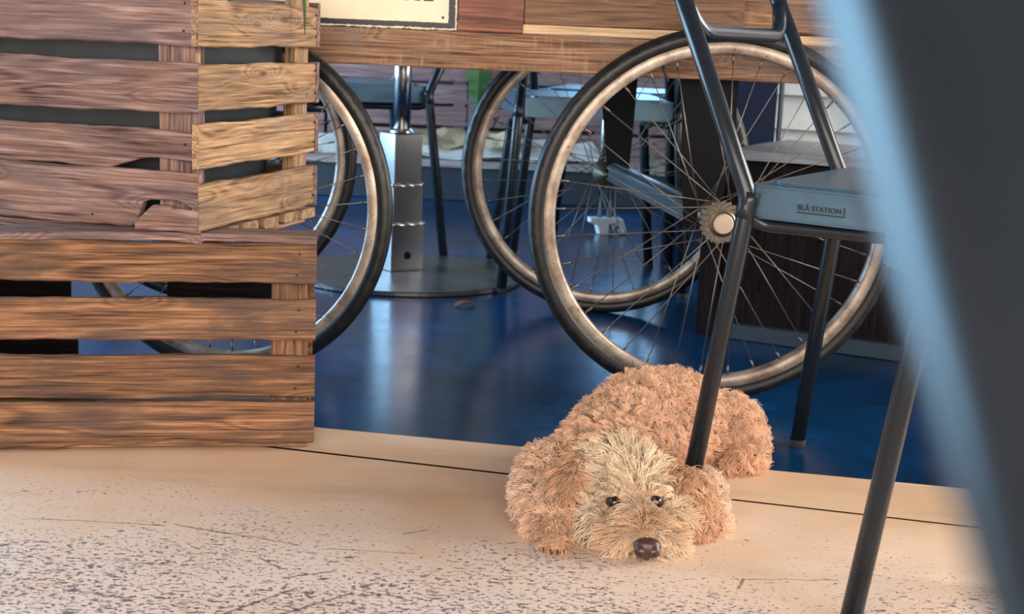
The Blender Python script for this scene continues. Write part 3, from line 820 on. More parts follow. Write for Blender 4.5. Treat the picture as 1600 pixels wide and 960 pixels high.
def make_chair(loc, rz, label, logo=False, sc=1.0):
    r = empty('steel_chair', (loc[0], loc[1], 0), rz)
    r.scale = (sc, sc, sc)
    tag(r, label, 'chair', 'dark steel tube chairs')
    link('seat', CH['seat'], 'seat', r)
    link('seat_pad', CH['pad'], 'seat', r)
    for nm in 'LR':
        link('upright', CH['upright' + nm], 'chair', r)
        link('seat_rail', CH['rail' + nm], 'chair', r)
        for q in ('rear', 'front'):
            lg = link('leg', CH[q + nm], 'chair', r)
            link('foot_cap', CH['cap' + q + nm], 'rubber_cap', lg)
    link('back_bar', CH['bar'], 'chair', r, smooth=True)
    link('backrest', CH['back'], 'chair', r)
    if logo:
        ang = -math.atan2(0.029, 0.434)
        tm = text_me('BLÅ STATION', 0.0100, 0.0003)
        e = link('lettering', tm, 'sign_ink', r, (-0.150, -0.1922, 0.439), (math.pi / 2, 0, ang))
        x0 = -0.150
        link('logo_line', box_me(0.066, 0.0006, 0.0014, 0, (0.033, 0, 0)), 'sign_ink', r, (x0, -0.1922, 0.4355), (0, 0, ang))
        link('logo_line', box_me(0.0014, 0.0006, 0.0125, 0, (0.0655, 0, 0.006)), 'sign_ink', r, (x0, -0.1922, 0.4355), (0, 0, ang))
    return r
def place_by_corner(corner_local, world, h):
    c, s = math.cos(h), math.sin(h)
    x, y = corner_local
    return (world[0] - (x * c - y * s), world[1] - (x * s + y * c))
H1 = math.radians(-31)
make_chair(place_by_corner((-0.222, -0.190), (0.309, 1.930), H1), H1, 'slate steel chair with maker lettering on its seat edge, standing over the dog', True)
H2 = math.radians(100)
make_chair(place_by_corner((0.198, 0.218), (0.395, 1.535), H2), H2, 'steel chair showing one blue-lit leg on the cream floor right of the dog')
H3 = math.radians(-44)
_p = Vector((0.0, 0.0, CAM_H)) + 0.13 * (_fw + _rt * ((1611 - 800) / F_PX))     # where the near upright crosses the view
_f3 = Vector((math.cos(H3), math.sin(H3)))
_b = Vector((_p.x, _p.y)) + _f3 * 0.458 * (_p.z - 0.455)
make_chair(place_by_corner((-0.222, -0.1885), (_b.x, _b.y), H3), H3, 'blurred steel chair right in front of the camera, only its back tube showing')
HA = math.radians(200)
make_chair(place_by_corner((-0.268, 0.222), (-0.223, 4.135), HA), HA, 'dark steel chair behind the pedestal table post', sc=1.06)
HB = math.radians(95)
make_chair(place_by_corner((-0.268, 0.222), (-0.018, 3.64), HB), HB, 'dark blue steel chair seen through the far right cart wheel', sc=1.06)
HC = math.radians(75)
make_chair(place_by_corner((-0.268, -0.222), (0.44, 4.16), HC), HC, 'dark steel chair with daylit seat seen past the cart axle bracket', sc=1.06)

# ------------------------------------------------------------------ background: platform, crates, papers, plants
plat = empty('low_platform', (-0.6, 5.6, 0), 0.02)
tag(plat, 'low wooden platform with dark riser along the back of the room', 'platform')
for i in range(5): link('plank', plank_me(3.2, 0.0, 0.195, 0.025, 0.001, 400 + i, n=8), 'wood_platform', plat, (-1.6, 0.002 + i * 0.2, 0.158), (-math.pi / 2, 0, 0))
link('riser', box_me(3.16, 0.03, 0.130, 0.002, (0, 0.035, 0.066)), 'slate', plat)
link('frame', box_me(3.1, 0.9, 0.12, 0.002, (0, 0.54, 0.062)), 'black', plat)
def back_crate(x, label, text=None):
    r = empty('slatted_crate', (x, 6.12, 0.159), 0.02)
    tag(r, label, 'crate', 'mauve slatted crates on the platform')
    w = 0.585
    for i in range(5):
        z = 0.004 + i * 0.095
        link('slat', plank_me(w, z, z + 0.080, 0.012, 0.002, 500 + int(x * 10) + i, n=10), 'wood_mauve', r, (-w / 2, 0, 0))
        link('slat', plank_me(w, z, z + 0.080, 0.012, 0.002, 540 + int(x * 10) + i, n=10), 'wood_mauve', r, (-w / 2, 0.33, 0))
    for sx in (-1, 1):
        link('corner_post', box_me(0.05, 0.03, 0.47, 0.002, (sx * (w / 2 - 0.03), 0.028, 0.24)), 'wood_mauve', r)
        link('corner_post', box_me(0.05, 0.03, 0.47, 0.002, (sx * (w / 2 - 0.03), 0.31, 0.24)), 'wood_mauve', r)
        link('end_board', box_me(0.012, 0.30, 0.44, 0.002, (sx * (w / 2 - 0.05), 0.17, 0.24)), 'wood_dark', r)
    if text: link('lettering', text_me(text, 0.075, 0.0004), 'sign_ink', r, (-0.20, -0.003, 0.118), (math.pi / 2, 0, 0))
    return r
back_crate(-1.12, 'mauve slatted crate on the platform, leftmost, seen through the left cart wheel')
back_crate(-0.52, 'mauve slatted crate on the platform, seen beside the table pole')
back_crate(0.08, 'mauve slatted crate with black lettering on the platform', 'y.  ou')
back_crate(0.68, 'mauve slatted crate on the platform, rightmost, seen through the spokes of the near wheel')

def sheet(name, x, y, z, w, d, rz, mat, label, cat, seed, group=None):
    r = random.Random(seed)
    n = 6; V = []; Fc = []
    for t in (0.0, -0.002):
        for i in range(n + 1):
            for j in range(n + 1):
                u, v = i / n - .5, j / n - .5
                V.append((u * w + r.uniform(-.004, .004), v * d, 0.010 + t + 0.010 * math.sin(u * 9 + seed) * math.cos(v * 7) + 0.02 * abs(u) ** 2 + 0.075 * max(0.0, v + 0.25) ** 1.2))
    m = (n + 1) ** 2
    for i in range(n):
        for j in range(n):
            a = i * (n + 1) + j; f = (a, a + n + 1, a + n + 2, a + 1)
            Fc.append(f); Fc.append(tuple(m + q for q in f[::-1]))
    for i in range(n):
        for e in ((i, i + 1), (n * (n + 1) + i, n * (n + 1) + i + 1), (i * (n + 1), (i + 1) * (n + 1)), (i * (n + 1) + n, (i + 1) * (n + 1) + n)):
            Fc.append((e[0], e[1], e[1] + m, e[0] + m))
    o = link(name, mesh_from(V, Fc), mat, None, (x, y, z), (0, 0, rz))
    tag(o, label, cat, group)
PZ = 0.160
sheet('paper_sheet', -0.80, 5.84, PZ, 0.42, 0.30, 0.2, 'paper', 'crumpled pale paper sheet on the platform, left of the table post', 'paper', 1)
sheet('paper_sheet', -0.22, 5.80, PZ, 0.50, 0.34, -0.15, 'paper', 'broad pale paper sheet on the platform under the cardboard', 'paper', 2)
sheet('cardboard_piece', -0.30, 5.86, PZ + 0.030, 0.26, 0.20, 0.5, 'cardboard', 'folded tan cardboard piece lying on the pale paper', 'cardboard', 3)
sheet('cardboard_piece', -0.08, 5.80, PZ + 0.034, 0.16, 0.12, -0.3, 'cardboard', 'small tan cardboard flap at the edge of the paper', 'cardboard', 4)
sheet('paper_sheet', 0.14, 5.80, PZ, 0.40, 0.28, 0.25, 'paper', 'white paper sheet on the platform, seen through the far right wheel', 'paper', 5)

def frond(parent, base, tip, w, mat, seed, teeth=9):
    b, t = Vector(base), Vector(tip); r = random.Random(seed)
    V = []; Fc = []
    n = teeth * 4
    side = Vector((1, 0.15, 0.1)).normalized()
    for i in range(n + 1):
        u = i / n
        p = b.lerp(t, u) + Vector((0.02 * math.sin(u * 3), -0.05 * math.sin(u * 3.14), 0))
        ww = w * math.sin(math.pi * min(1, 0.12 + u * 0.88)) ** 0.7 * (1 + (0.16 if i % 4 in (1, 2) else -0.10))
        V += [p - side * ww, p + Vector((0, -0.010, 0)), p + side * ww]
    for i in range(n):
        for j in range(2): Fc.append((i * 3 + j, i * 3 + j + 1, i * 3 + j + 4, i * 3 + j + 3))
    o = link('frond', mesh_from(V, Fc), mat, parent)
    md = o.modifiers.new('thickness', 'SOLIDIFY'); md.thickness = 0.0015
    return o
def pot_plant(x, y, z, label, fronds, seed):
    r = empty('potted_plant', (x, y, z), 0)
    tag(r, label, 'plant', 'potted plants on the back crates')
    link('pot', lathe_me([(0.0, 0.0), (0.07, 0.0), (0.095, 0.14), (0.105, 0.14), (0.105, 0.17), (0.09, 0.17), (0.085, 0.145), (0.0, 0.14)], 24), 'terracotta', r)
    for i, (dx, dz, w, mt) in enumerate(fronds): frond(r, (dx * 0.3, -0.05, 0.16), (dx, -0.16, dz), w, mt, seed + i)
ZC = 0.159 + 0.471
pot_plant(-0.235, 6.22, ZC + 0.012, 'potted plant with broad green fronds drooping over the back crates', [(0.05, -0.31, 0.060, 'leaf'), (-0.14, -0.10, 0.03, 'leaf'), (0.18, -0.04, 0.05, 'leaf_pale'), (0.0, 0.30, 0.06, 'leaf')], 1)
pot_plant(-0.62, 6.22, ZC + 0.012, 'potted plant with thin yellow-green fronds above the left crates', [(-0.06, -0.13, 0.03, 'leaf_pale'), (0.16, -0.03, 0.03, 'leaf_pale'), (0.05, 0.25, 0.05, 'leaf')], 9)
pot_plant(0.26, 6.22, ZC + 0.012, 'potted plant with cream-edged leaf hanging beside the near cart wheel', [(-0.04, -0.08, 0.035, 'leaf_pale'), (-0.12, -0.02, 0.03, 'leaf_pale'), (0.05, 0.25, 0.05, 'leaf')], 17)
for o in [x for x in C.objects if x.name.startswith('potted_plant')]:
    pass

# leafy plant on the floor by the back window
bush = empty('leafy_plant', (0.60, 5.25, 0), 0)
tag(bush, 'small-leaved green plant standing in daylight by the back window', 'plant')
link('pot', lathe_me([(0.0, 0.0), (0.06, 0.0), (0.075, 0.11), (0.082, 0.11), (0.082, 0.13), (0.07, 0.13), (0.0, 0.115)], 24), 'slate', bush)
for i in range(90):
    r = random.Random(900 + i)
    a = r.uniform(0, 6.28); rad = r.uniform(0.01, 0.11); z = r.uniform(0.15, 0.55)
    L = r.uniform(0.03, 0.06)
    b = Vector((rad * math.cos(a), rad * math.sin(a), z))
    o = link('leaf', blade_me([b, b + Vector((math.cos(a) * L * .5, math.sin(a) * L * .5, L * .5)), b + Vector((math.cos(a) * L, math.sin(a) * L, 0.0))], 0.011, 4), 'leaf_pale' if i % 3 else 'leaf', bush)
for i in range(4):
    r = random.Random(990 + i)
    link('stem', tube_me([(0, 0, 0.10), (r.uniform(-.03, .03), r.uniform(-.03, .03), 0.3), (r.uniform(-.06, .06), r.uniform(-.06, .06), 0.52)], 0.004, 6), 'leaf', bush)

# bench on the right
BY = -0.46
bench = empty('storage_bench', (0.415, 3.20, 0), BY)
tag(bench, 'dark brown wooden storage bench with pale top board behind the near wheel', 'bench')
BL = 1.5
for i in range(5): link('front_board', plank_me(0.385, 0.0, 0.236 if i < 4 else 0.30, 0.018, 0.0006, 600 + i, n=4), 'wood_dark', bench, (0.245 + 0.04 + i * 0.24, 0.02, 0.012), (0, -math.pi / 2, 0))
link('corner_post', plank_me(0.40, 0, 0.045, 0.04, 0.0006, 610, n=4), 'wood_dark', bench, (0.045, 0.0, 0.0), (0, -math.pi / 2, 0))
link('corner_post', plank_me(0.40, 0, 0.045, 0.04, 0.0006, 611, n=4), 'wood_dark', bench, (BL, 0.0, 0.0), (0, -math.pi / 2, 0))
link('plinth', box_me(BL - 0.1, 0.03, 0.035, 0.002, (BL / 2, 0.012, 0.018)), 'slate', bench)
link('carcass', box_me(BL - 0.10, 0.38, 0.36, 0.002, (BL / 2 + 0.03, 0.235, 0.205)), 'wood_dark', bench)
for i in range(3): link('top_board', plank_me(BL - 0.06, 0.0, 0.15, 0.022, 0.0008, 620 + i, n=8), 'wood_grey', bench, (0.06, -0.015 + i * 0.152, 0.424), (-math.pi / 2, 0, 0))
# navy cabinet standing behind the bench end
cab = empty('navy_cabinet', (0.60, 4.02, 0), 0.17)
tag(cab, 'tall narrow navy cabinet beside the white boarded partition', 'cabinet')
link('body', box_me(0.24, 0.25, 1.2, 0.003, (0, 0.145, 0.60)), 'navy', cab)
link('door', box_me(0.225, 0.018, 1.14, 0.003, (0, 0.008, 0.60)), 'navy', cab)
link('edge_strip', box_me(0.012, 0.012, 1.2, 0.002, (0.126, 0.006, 0.60)), 'slate', cab)
# white clapboard partition
part = empty('wall_partition', (0.70, 4.30, 0), -0.30); struct(part)
link('partition_core', box_me(2.2, 0.05, 1.6, 0, (1.1, 0.06, 0.8)), 'white', part)
for i in range(16):
    z = 0.01 + i * 0.1
    V = [(0, 0.0, z), (2.2, 0.0, z), (2.2, 0.022, z + 0.094), (0, 0.022, z + 0.094), (0, 0.034, z), (2.2, 0.034, z), (2.2, 0.034, z + 0.094), (0, 0.034, z + 0.094)]
    link('clapboard', mesh_from(V, [(0, 1, 2, 3), (4, 5, 6, 7), (0, 1, 5, 4), (1, 2, 6, 5), (2, 3, 7, 6), (3, 0, 4, 7)]), 'white', part)

# steel stand with white foot
st = empty('steel_stand', (0.30, 4.85, 0), 0.2)
tag(st, 'slim steel stand with bright white foot bracket on the blue floor', 'stand')
for dx in (-0.018, 0.018): link('post', tube_me([(dx, 0, 0.05), (dx, 0, 0.62)], 0.008, 10), 'bare_steel', st)
link('foot_bracket', prism_me([(-0.055, 0.055), (0.035, 0.055), (0.035, 0.04), (0.01, 0.035), (0.01, 0.0), (-0.022, 0.0), (-0.030, 0.03), (-0.055, 0.040)], 0.05, 0.003), 'white', st, (0, 0.02, 0), (math.pi / 2, 0, 0))
link('foot_pad', box_me(0.02, 0.05, 0.05, 0.004), 'white', st, (0.058, 0, 0.028), (0, -0.35, 0))
link('brace', tube_me([(0.02, 0, 0.02), (0.056, 0, 0.02)], 0.006, 8), 'chrome', st)
link('top_plate', box_me(0.12, 0.10, 0.012, 0.003, (0, 0, 0.625)), 'bare_steel', st)

# dry leaf on the floor
dl = link('dry_leaf', blade_me([(-0.025, 0, 0.001), (0.0, 0.0, 0.022), (0.03, 0.004, 0.001)], 0.011, 8), 'dry_leaf', None, (-0.115, 3.42, 0.001), (0, 0, 0.3))
dl.modifiers.new('thickness', 'SOLIDIFY').thickness = 0.001
tag(dl, 'small curled reddish-brown dry leaf on the blue floor', 'leaf')

# ------------------------------------------------------------------ the dog
def ellipsoid(bm, c, r, rot=(0, 0, 0), seg=20):
    m = Matrix.Translation(c) @ (Matrix.Rotation(rot[2], 4, 'Z') @ Matrix.Rotation(rot[1], 4, 'Y') @ Matrix.Rotation(rot[0], 4, 'X')) @ Matrix.Diagonal((r[0], r[1], r[2], 1))
    bmesh.ops.create_uvsphere(bm, u_segments=seg, v_segments=seg // 2 + 2, radius=1.0, matrix=m)
def capsule(bm, a, b, ra, rb, n=7):
    a, b = Vector(a), Vector(b)
    for i in range(n + 1):
        t = i / n; r = ra + (rb - ra) * t
        ellipsoid(bm, a.lerp(b, t), (r, r, r), seg=14)
def voxel_body(bm, voxel, smooth_it, name):
    me = bpy.data.meshes.new(name); bm.to_mesh(me); bm.free()
    o = bpy.data.objects.new(name, me); C.objects.link(o)
    r = o.modifiers.new('r', 'REMESH'); r.mode = 'VOXEL'; r.voxel_size = voxel
    s_ = o.modifiers.new('s', 'SMOOTH'); s_.iterations = smooth_it; s_.factor = 0.5
    dg = bpy.context.evaluated_depsgraph_get(); dg.update()
    out = bpy.data.meshes.new_from_object(o.evaluated_get(dg))
    bpy.data.objects.remove(o)
    for p in out.polygons: p.use_smooth = True
    return out

DOG = Vector((0.18, 1.95, 0.0))
dog = None
bm = bmesh.new()
# trunk, from the chest away to the hips
ellipsoid(bm, (0.140, 1.980, 0.060), (0.068, 0.080, 0.060))
ellipsoid(bm, (0.175, 2.050, 0.070), (0.076, 0.090, 0.069))
ellipsoid(bm, (0.215, 2.120, 0.076), (0.084, 0.088, 0.074))
ellipsoid(bm, (0.248, 2.165, 0.073), (0.080, 0.080, 0.071))
# haunch and folded hind leg
ellipsoid(bm, (0.345, 2.195, 0.050), (0.046, 0.055, 0.050))
ellipsoid(bm, (0.360, 2.170, 0.032), (0.036, 0.040, 0.032))
ellipsoid(bm, (0.337, 2.155, 0.028), (0.022, 0.035, 0.026))
# neck and head
capsule(bm, (0.135, 1.955, 0.066), (0.158, 1.885, 0.058), 0.060, 0.052)
ellipsoid(bm, (0.163, 1.868, 0.058), (0.055, 0.052, 0.046))
ellipsoid(bm, (0.166, 1.838, 0.046), (0.052, 0.040, 0.036))
ellipsoid(bm, (0.126, 1.826, 0.026), (0.032, 0.034, 0.024))
ellipsoid(bm, (0.216, 1.826, 0.028), (0.028, 0.032, 0.026))
capsule(bm, (0.172, 1.812, 0.036), (0.182, 1.752, 0.021), 0.031, 0.0195)
ellipsoid(bm, (0.162, 1.772, 0.017), (0.024, 0.028, 0.016))
ellipsoid(bm, (0.204, 1.775, 0.018), (0.021, 0.028, 0.017))
# brow ridges
ellipsoid(bm, (0.146, 1.812, 0.065), (0.016, 0.010, 0.008))
ellipsoid(bm, (0.199, 1.812, 0.068), (0.015, 0.010, 0.008))
# left shoulder, forearm and paw
ellipsoid(bm, (0.058, 1.920, 0.044), (0.036, 0.058, 0.043))
capsule(bm, (0.050, 1.880, 0.034), (0.062, 1.790, 0.018), 0.032, 0.016)
ellipsoid(bm, (0.067, 1.772, 0.013), (0.019, 0.022, 0.012))
for i, (x, y) in enumerate(((0.0535, 1.760), (0.062, 1.754), (0.071, 1.753), (0.0795, 1.759))):
    ellipsoid(bm, (x, y, 0.0085), (0.0058, 0.010, 0.0078), seg=12)
# right foreleg tucked beside the head
ellipsoid(bm, (0.268, 1.925, 0.030), (0.030, 0.055, 0.030))
capsule(bm, (0.275, 1.90, 0.022), (0.285, 1.858, 0.012), 0.020, 0.011)
body_me = voxel_body(bm, 0.0032, 6, 'dog_body')
skin = NT('dog_skin'); skin.col(skin.mix(skin.noise(skin.obj(), 40.0), (0.38, 0.21, 0.12), (0.50, 0.30, 0.18))); skin.set(Roughness=0.8)
M['dog_skin'] = skin.m
dog = empty('dog', (DOG.x, DOG.y, 0), 0)
tag(dog, 'curly apricot dog lying with its chin on the cream floor', 'dog')
def dpart(name, me, mat, parent=None, smooth=True):
    me.transform(Matrix.Translation(-DOG)); return link(name, me, mat, parent or dog, smooth=smooth)
body = dpart('body', body_me, 'dog_skin')
def ear_me(pts, w, t):
    b = bmesh.new(); P = bezier(*pts, 16)
    for i, p in enumerate(P):
        u = i / (len(P) - 1); ww = w * (0.55 + 0.6 * math.sin(math.pi * min(1, 0.15 + u * 0.75)))
        ellipsoid(b, p, (t, ww, ww * 0.8), seg=12)
    return voxel_body(b, 0.003, 4, 'dog_ear')
earL_me = ear_me([(0.112, 1.878, 0.080), (0.076, 1.856, 0.094), (0.080, 1.808, 0.010)], 0.0165, 0.009)
earR_me = ear_me([(0.214, 1.872, 0.066), (0.268, 1.858, 0.080), (0.258, 1.838, 0.008)], 0.019, 0.009)
earL = dpart('ear', earL_me, 'dog_skin'); earR = dpart('ear', earR_me, 'dog_skin')
EYES = [Vector((0.1450, 1.8040, 0.0545)), Vector((0.1985, 1.8040, 0.0580))]
ek = NT('dark_eye'); ek.col(ek.mix(ek.noise(ek.obj(), 90.0), (0.006, 0.004, 0.003), (0.016, 0.009, 0.006))); ek.set(Roughness=0.04); ek.b.inputs['Specular IOR Level'].default_value = 0.8
M['eye'] = ek.m
nk = NT('brown_nose'); nk.col(nk.mix(nk.noise(nk.obj(), 300.0, 2.0), (0.035, 0.013, 0.012), (0.085, 0.034, 0.030))); nk.set(Roughness=0.32); nk.bump(nk.noise(nk.obj(), 700.0, 2.0), 0.4, 0.0006)
M['nose'] = nk.m
lidk = NT('dark_eyelid'); lidk.col(lidk.mix(lidk.noise(lidk.obj(), 90.0), (0.03, 0.016, 0.012), (0.06, 0.03, 0.022))); lidk.set(Roughness=0.5)
M['lid'] = lidk.m
for e in EYES:
    b = bmesh.new(); ellipsoid(b, e, (0.0086, 0.0086, 0.0086), seg=24); me = bpy.data.meshes.new('eye'); b.to_mesh(me); b.free()
    eo = dpart('eye', me, 'eye')
    b = bmesh.new()
    ellipsoid(b, e + Vector((0, 0.0048, 0.0)), (0.0118, 0.0085, 0.0105), seg=20)
    me = voxel_body(b, 0.0012, 2, 'eyelid'); dpart('eyelid', me, 'lid')
NOSE = Vector((0.1835, 1.7300, 0.0190))
b = bmesh.new()
ellipsoid(b, NOSE + Vector((0, 0.004, 0.003)), (0.0175, 0.0115, 0.0110), seg=24)
ellipsoid(b, NOSE + Vector((-0.0075, -0.001, -0.002)), (0.0095, 0.0095, 0.0090), seg=18)
ellipsoid(b, NOSE + Vector((0.0075, -0.001, -0.002)), (0.0095, 0.0095, 0.0090), seg=18)
ellipsoid(b, NOSE + Vector((0, 0.002, -0.009)), (0.0055, 0.008, 0.007), seg=14)
nose = dpart('nose', voxel_body(b, 0.0009, 5, 'nose'), 'nose')
for s in (-1, 1):
    b = bmesh.new(); ellipsoid(b, NOSE + Vector((0.0092 * s, -0.0086, -0.0030)), (0.0036, 0.0030, 0.0026), rot=(0, 0.5 * s, 0), seg=12)
    me = bpy.data.meshes.new('nostril'); b.to_mesh(me); b.free(); dpart('nostril', me, 'rubber_cap', nose)
for (x, y) in ((0.0535, 1.7505), (0.062, 1.744), (0.071, 1.743), (0.0795, 1.7495)):
    dpart('claw', tube_me([(x, y + 0.004, 0.008), (x, y - 0.003, 0.0065), (x + 0.0005, y - 0.007, 0.003)], 0.0011, 8, [1, 0.9, 0.3]), 'lid')

# ---- fur: real strands grown on the body, in curled locks
def tri_data(me):
    me.calc_loop_triangles()
    n = len(me.vertices); co = np.empty(n * 3, np.float32); me.vertices.foreach_get('co', co); co = co.reshape(-1, 3)
    nr = np.empty(n * 3, np.float32); me.vertices.foreach_get('normal', nr); nr = nr.reshape(-1, 3)
    t = np.empty(len(me.loop_triangles) * 3, np.int32); me.loop_triangles.foreach_get('vertices', t)
    return co, nr, t.reshape(-1, 3)
def sample(me, n, rg):
    co, nr, t = tri_data(me)
    a, b_, c = co[t[:, 0]], co[t[:, 1]], co[t[:, 2]]
    ar = np.linalg.norm(np.cross(b_ - a, c - a), axis=1); p = ar / ar.sum()
    i = rg.choice(len(t), n, p=p)
    u = rg.random((n, 1)); v = rg.random((n, 1)); fl = (u + v) > 1; u = np.where(fl, 1 - u, u); v = np.where(fl, 1 - v, v)
    P = a[i] * (1 - u - v) + b_[i] * u + c[i] * v
    N = nr[t[i, 0]] * (1 - u - v) + nr[t[i, 1]] * u + nr[t[i, 2]] * v
    N /= np.linalg.norm(N, axis=1, keepdims=True) + 1e-9
    return P + np.array(DOG), N
def nrmz(a): return a / (np.linalg.norm(a, axis=1, keepdims=True) + 1e-9)
def gauss(P, c, s): return np.exp(-(((P - np.array(c)) / np.array(s)) ** 2).sum(1))
def build_fur(name, me, n, clump_n, seed, ear=False, parent=None):
    rg = np.random.default_rng(seed)
    P, N = sample(me, n, rg)
    keep = P[:, 2] > 0.004
    for e in EYES: keep &= np.linalg.norm(P - np.array(e), axis=1) > 0.0088
    nose_d = np.linalg.norm(P - np.array(NOSE), axis=1); keep &= nose_d > 0.0155
    P, N = P[keep], N[keep]; n = len(P)
    head = np.clip((1.905 - P[:, 1]) / 0.03, 0, 1) * np.clip((P[:, 0] - 0.088) / 0.012, 0, 1) * np.clip((0.248 - P[:, 0]) / 0.012, 0, 1)
    if ear: head = np.zeros(n)
    paw = np.clip((1.80 - P[:, 1]) / 0.02, 0, 1) * np.clip((0.098 - P[:, 0]) / 0.01, 0, 1)
    muz = gauss(P, NOSE, (0.060, 0.055, 0.05)) * (0 if ear else 1)
    rump = np.clip((P[:, 0] - 0.30) / 0.03, 0, 1) * np.clip((P[:, 1] - 2.08) / 0.03, 0, 1)
    # flow of the coat
    D = np.tile(np.array([0.25, 0.55, -0.55]), (n, 1))
    side = np.sign(P[:, 0] - 0.16)
    D[:, 0] += 0.4 * side
    centre = np.array([0.178, 1.785, 0.052])
    hd = P - centre; hd[:, 2] -= 0.0
    hd = nrmz(hd) + np.array([0, 0.1, -0.30])
    D = D * (1 - head[:, None]) + hd * head[:, None]
    md = nrmz(P - np.array([0.184, 1.742, 0.034])) + np.array([0, 0.25, -0.45])
    D = D * (1 - muz[:, None]) + md * muz[:, None]
    if ear: D = np.tile(np.array([0.0, -0.15, -1.0]), (n, 1)) + 0.25 * N
    D = D - N * (D * N).sum(1, keepdims=True); D = nrmz(D)
    # length
    L = np.full(n, 0.0195) + 0.004 * rump
    L = L * (1 - head) + 0.030 * head
    L = L * (1 - muz) + 0.026 * muz
    L = np.where(paw > 0.5, 0.007, L)
    if ear: L = np.full(n, 0.026)
    for e in EYES:
        d = np.linalg.norm(P - np.array(e), axis=1); L *= np.clip((d - 0.007) / 0.024, 0.14, 1)
    nd = np.linalg.norm(P - np.array(NOSE), axis=1); L *= np.clip((nd - 0.010) / 0.022, 0.14, 1)
    L *= rg.uniform(0.75, 1.15, n)
    # locks
    ci = rg.choice(n, clump_n, replace=False); CP = P[ci]
    lock = np.empty(n, np.int64)
    kd = KDTree(clump_n)
    for i_, q_ in enumerate(CP): kd.insert(q_, i_)
    kd.balance()
    for i_ in range(n): lock[i_] = kd.find(P[i_])[1]
    cP, cN = CP[lock], N[ci][lock]
    ph = rg.uniform(0, 6.283, clump_n)[lock]; hand = rg.choice([-1.0, 1.0], clump_n)[lock]
    jit = nrmz(rg.normal(size=(clump_n, 3)))[lock]
    fr = rg.uniform(0.85, 1.25, clump_n)[lock]
    K = 8
    lift = (0.62 * (1 - head) + 0.42 * head)
    if ear: lift = np.full(n, 0.35)
    curl_r = (0.0034 * (1 - head) + 0.0030 * head) * np.where(paw > 0.5, 0.3, 1)
    curl_r = curl_r * (1 - 0.35 * muz) + 0.0012 * rump
    if ear: curl_r = np.full(n, 0.0030)
    turns = (1.35 * (1 - head) + 0.75 * head) * fr
    if ear: turns = 1.1 * fr
    cl = 0.72
    T = np.linspace(0, 1, K)
    pts = np.empty((n, K, 3), np.float32)
    E1 = nrmz(np.cross(N, D)); 
    dirv = nrmz(N * lift[:, None] + D * (1 - lift)[:, None] + jit * 0.30 + rg.normal(size=(n, 3)) * 0.07)
    for k, t in enumerate(T):
        base = P + dirv * (L * t)[:, None] + np.array([0, 0, -1.0]) * (L * 0.25 * t * t)[:, None]
        ctr = cP + dirv * (L * t)[:, None] + np.array([0, 0, -1.0]) * (L * 0.25 * t * t)[:, None]
        w = cl * t ** 0.8
        q = base * (1 - w) + ctr * w
        a = ph + hand * 6.283 * turns * t
        rr = curl_r * min(1.0, t * 2.2) * np.clip(L / 0.014, 0.15, 1)
        q = q + E1 * (np.cos(a) * rr)[:, None] + D * (np.sin(a) * rr * 0.9)[:, None] + N * (np.sin(a + 1.0) * rr * 0.6)[:, None]
        q[:, 2] = np.maximum(q[:, 2], 0.0006)
        pts[:, k] = q - np.array(DOG)
    # coat colours (linear): apricot back, cream crown and cheeks, rusty ears and muzzle
    apricot = np.array([0.80, 0.50, 0.335]); cream = np.array([0.92, 0.72, 0.515]); rust = np.array([0.44, 0.215, 0.105]); pale = np.array([0.80, 0.68, 0.56]); dark = np.array([0.06, 0.03, 0.02])
    col = np.tile(apricot, (n, 1))
    def blend(col, c, w): w = np.clip(w, 0, 1)[:, None]; return col * (1 - w) + c * w
    if not ear:
        col = blend(col, cream, head * 0.85)
        col = blend(col, pale, 0.65 * gauss(P, (0.115, 1.815, 0.02), (0.035, 0.04, 0.03)))
        col = blend(col, pale, 0.45 * gauss(P, (0.03, 1.90, 0.03), (0.05, 0.07, 0.05)))
        col = blend(col, pale, 0.55 * gauss(P, (0.275, 1.93, 0.03), (0.035, 0.06, 0.05)))
        col = blend(col, rust * 1.25, 0.70 * gauss(P, (0.184, 1.765, 0.048), (0.022, 0.045, 0.02)))
        col = blend(col, rust * 1.3, 0.55 * gauss(P, (0.150, 1.765, 0.03), (0.025, 0.03, 0.018)))
        col = blend(col, rust * 1.3, 0.40 * gauss(P, (0.215, 1.78, 0.035), (0.025, 0.03, 0.02)))
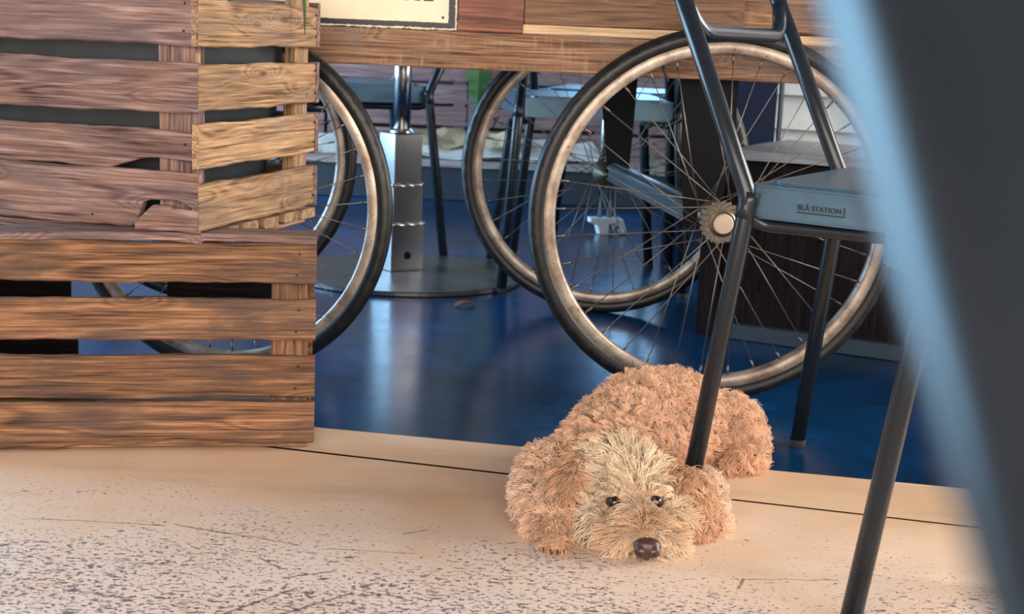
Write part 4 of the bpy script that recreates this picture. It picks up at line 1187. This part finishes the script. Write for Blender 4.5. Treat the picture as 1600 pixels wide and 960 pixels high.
        col = blend(col, apricot * 1.1, 0.55 * gauss(P, (0.18, 2.08, 0.15), (0.05, 0.08, 0.05)))
        col = blend(col, rust * 1.1, 0.5 * paw)
        col = blend(col, dark, 0.75 * gauss(P, EYES[0] + Vector((-0.004, 0, -0.002)), (0.014, 0.02, 0.012)))
        col = blend(col, dark, 0.60 * gauss(P, EYES[1], (0.010, 0.02, 0.010)))
        col = blend(col, rust * 0.8, 0.5 * gauss(P, NOSE, (0.02, 0.02, 0.016)))
    else:
        col = np.tile(rust * 1.25, (n, 1)); col = blend(col, apricot * 0.95, 0.35 + 0.55 * rg.random(clump_n)[lock])
    col = col * rg.uniform(0.74, 1.18, clump_n)[lock][:, None] * rg.uniform(0.9, 1.1, n)[:, None]
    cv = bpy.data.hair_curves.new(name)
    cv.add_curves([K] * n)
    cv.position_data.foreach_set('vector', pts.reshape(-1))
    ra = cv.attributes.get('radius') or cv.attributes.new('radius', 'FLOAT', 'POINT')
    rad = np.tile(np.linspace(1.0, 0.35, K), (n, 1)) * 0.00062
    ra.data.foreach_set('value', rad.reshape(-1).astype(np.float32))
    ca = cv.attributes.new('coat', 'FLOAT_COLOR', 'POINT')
    cc = np.ones((n, K, 4), np.float32); shade = np.linspace(0.50, 1.12, K)  # darker roots paint in the shade between locks
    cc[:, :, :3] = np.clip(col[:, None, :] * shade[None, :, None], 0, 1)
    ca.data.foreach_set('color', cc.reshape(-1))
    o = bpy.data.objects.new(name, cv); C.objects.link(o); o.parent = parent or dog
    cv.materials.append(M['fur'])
    o['kind'] = 'stuff'
    return o
fk = NT('curly_fur')
at = fk.n('ShaderNodeAttribute', attribute_name='coat')
fk.l(at.outputs['Color'], fk.b.inputs['Base Color'])
fk.set(Roughness=0.55); fk.b.inputs['Specular IOR Level'].default_value = 0.25
M['fur'] = fk.m
build_fur('fur', body_me, 62000, 5200, 1)
build_fur('ear_fur', earL_me, 7500, 420, 2, True, earL)
build_fur('ear_fur', earR_me, 7500, 420, 3, True, earR)
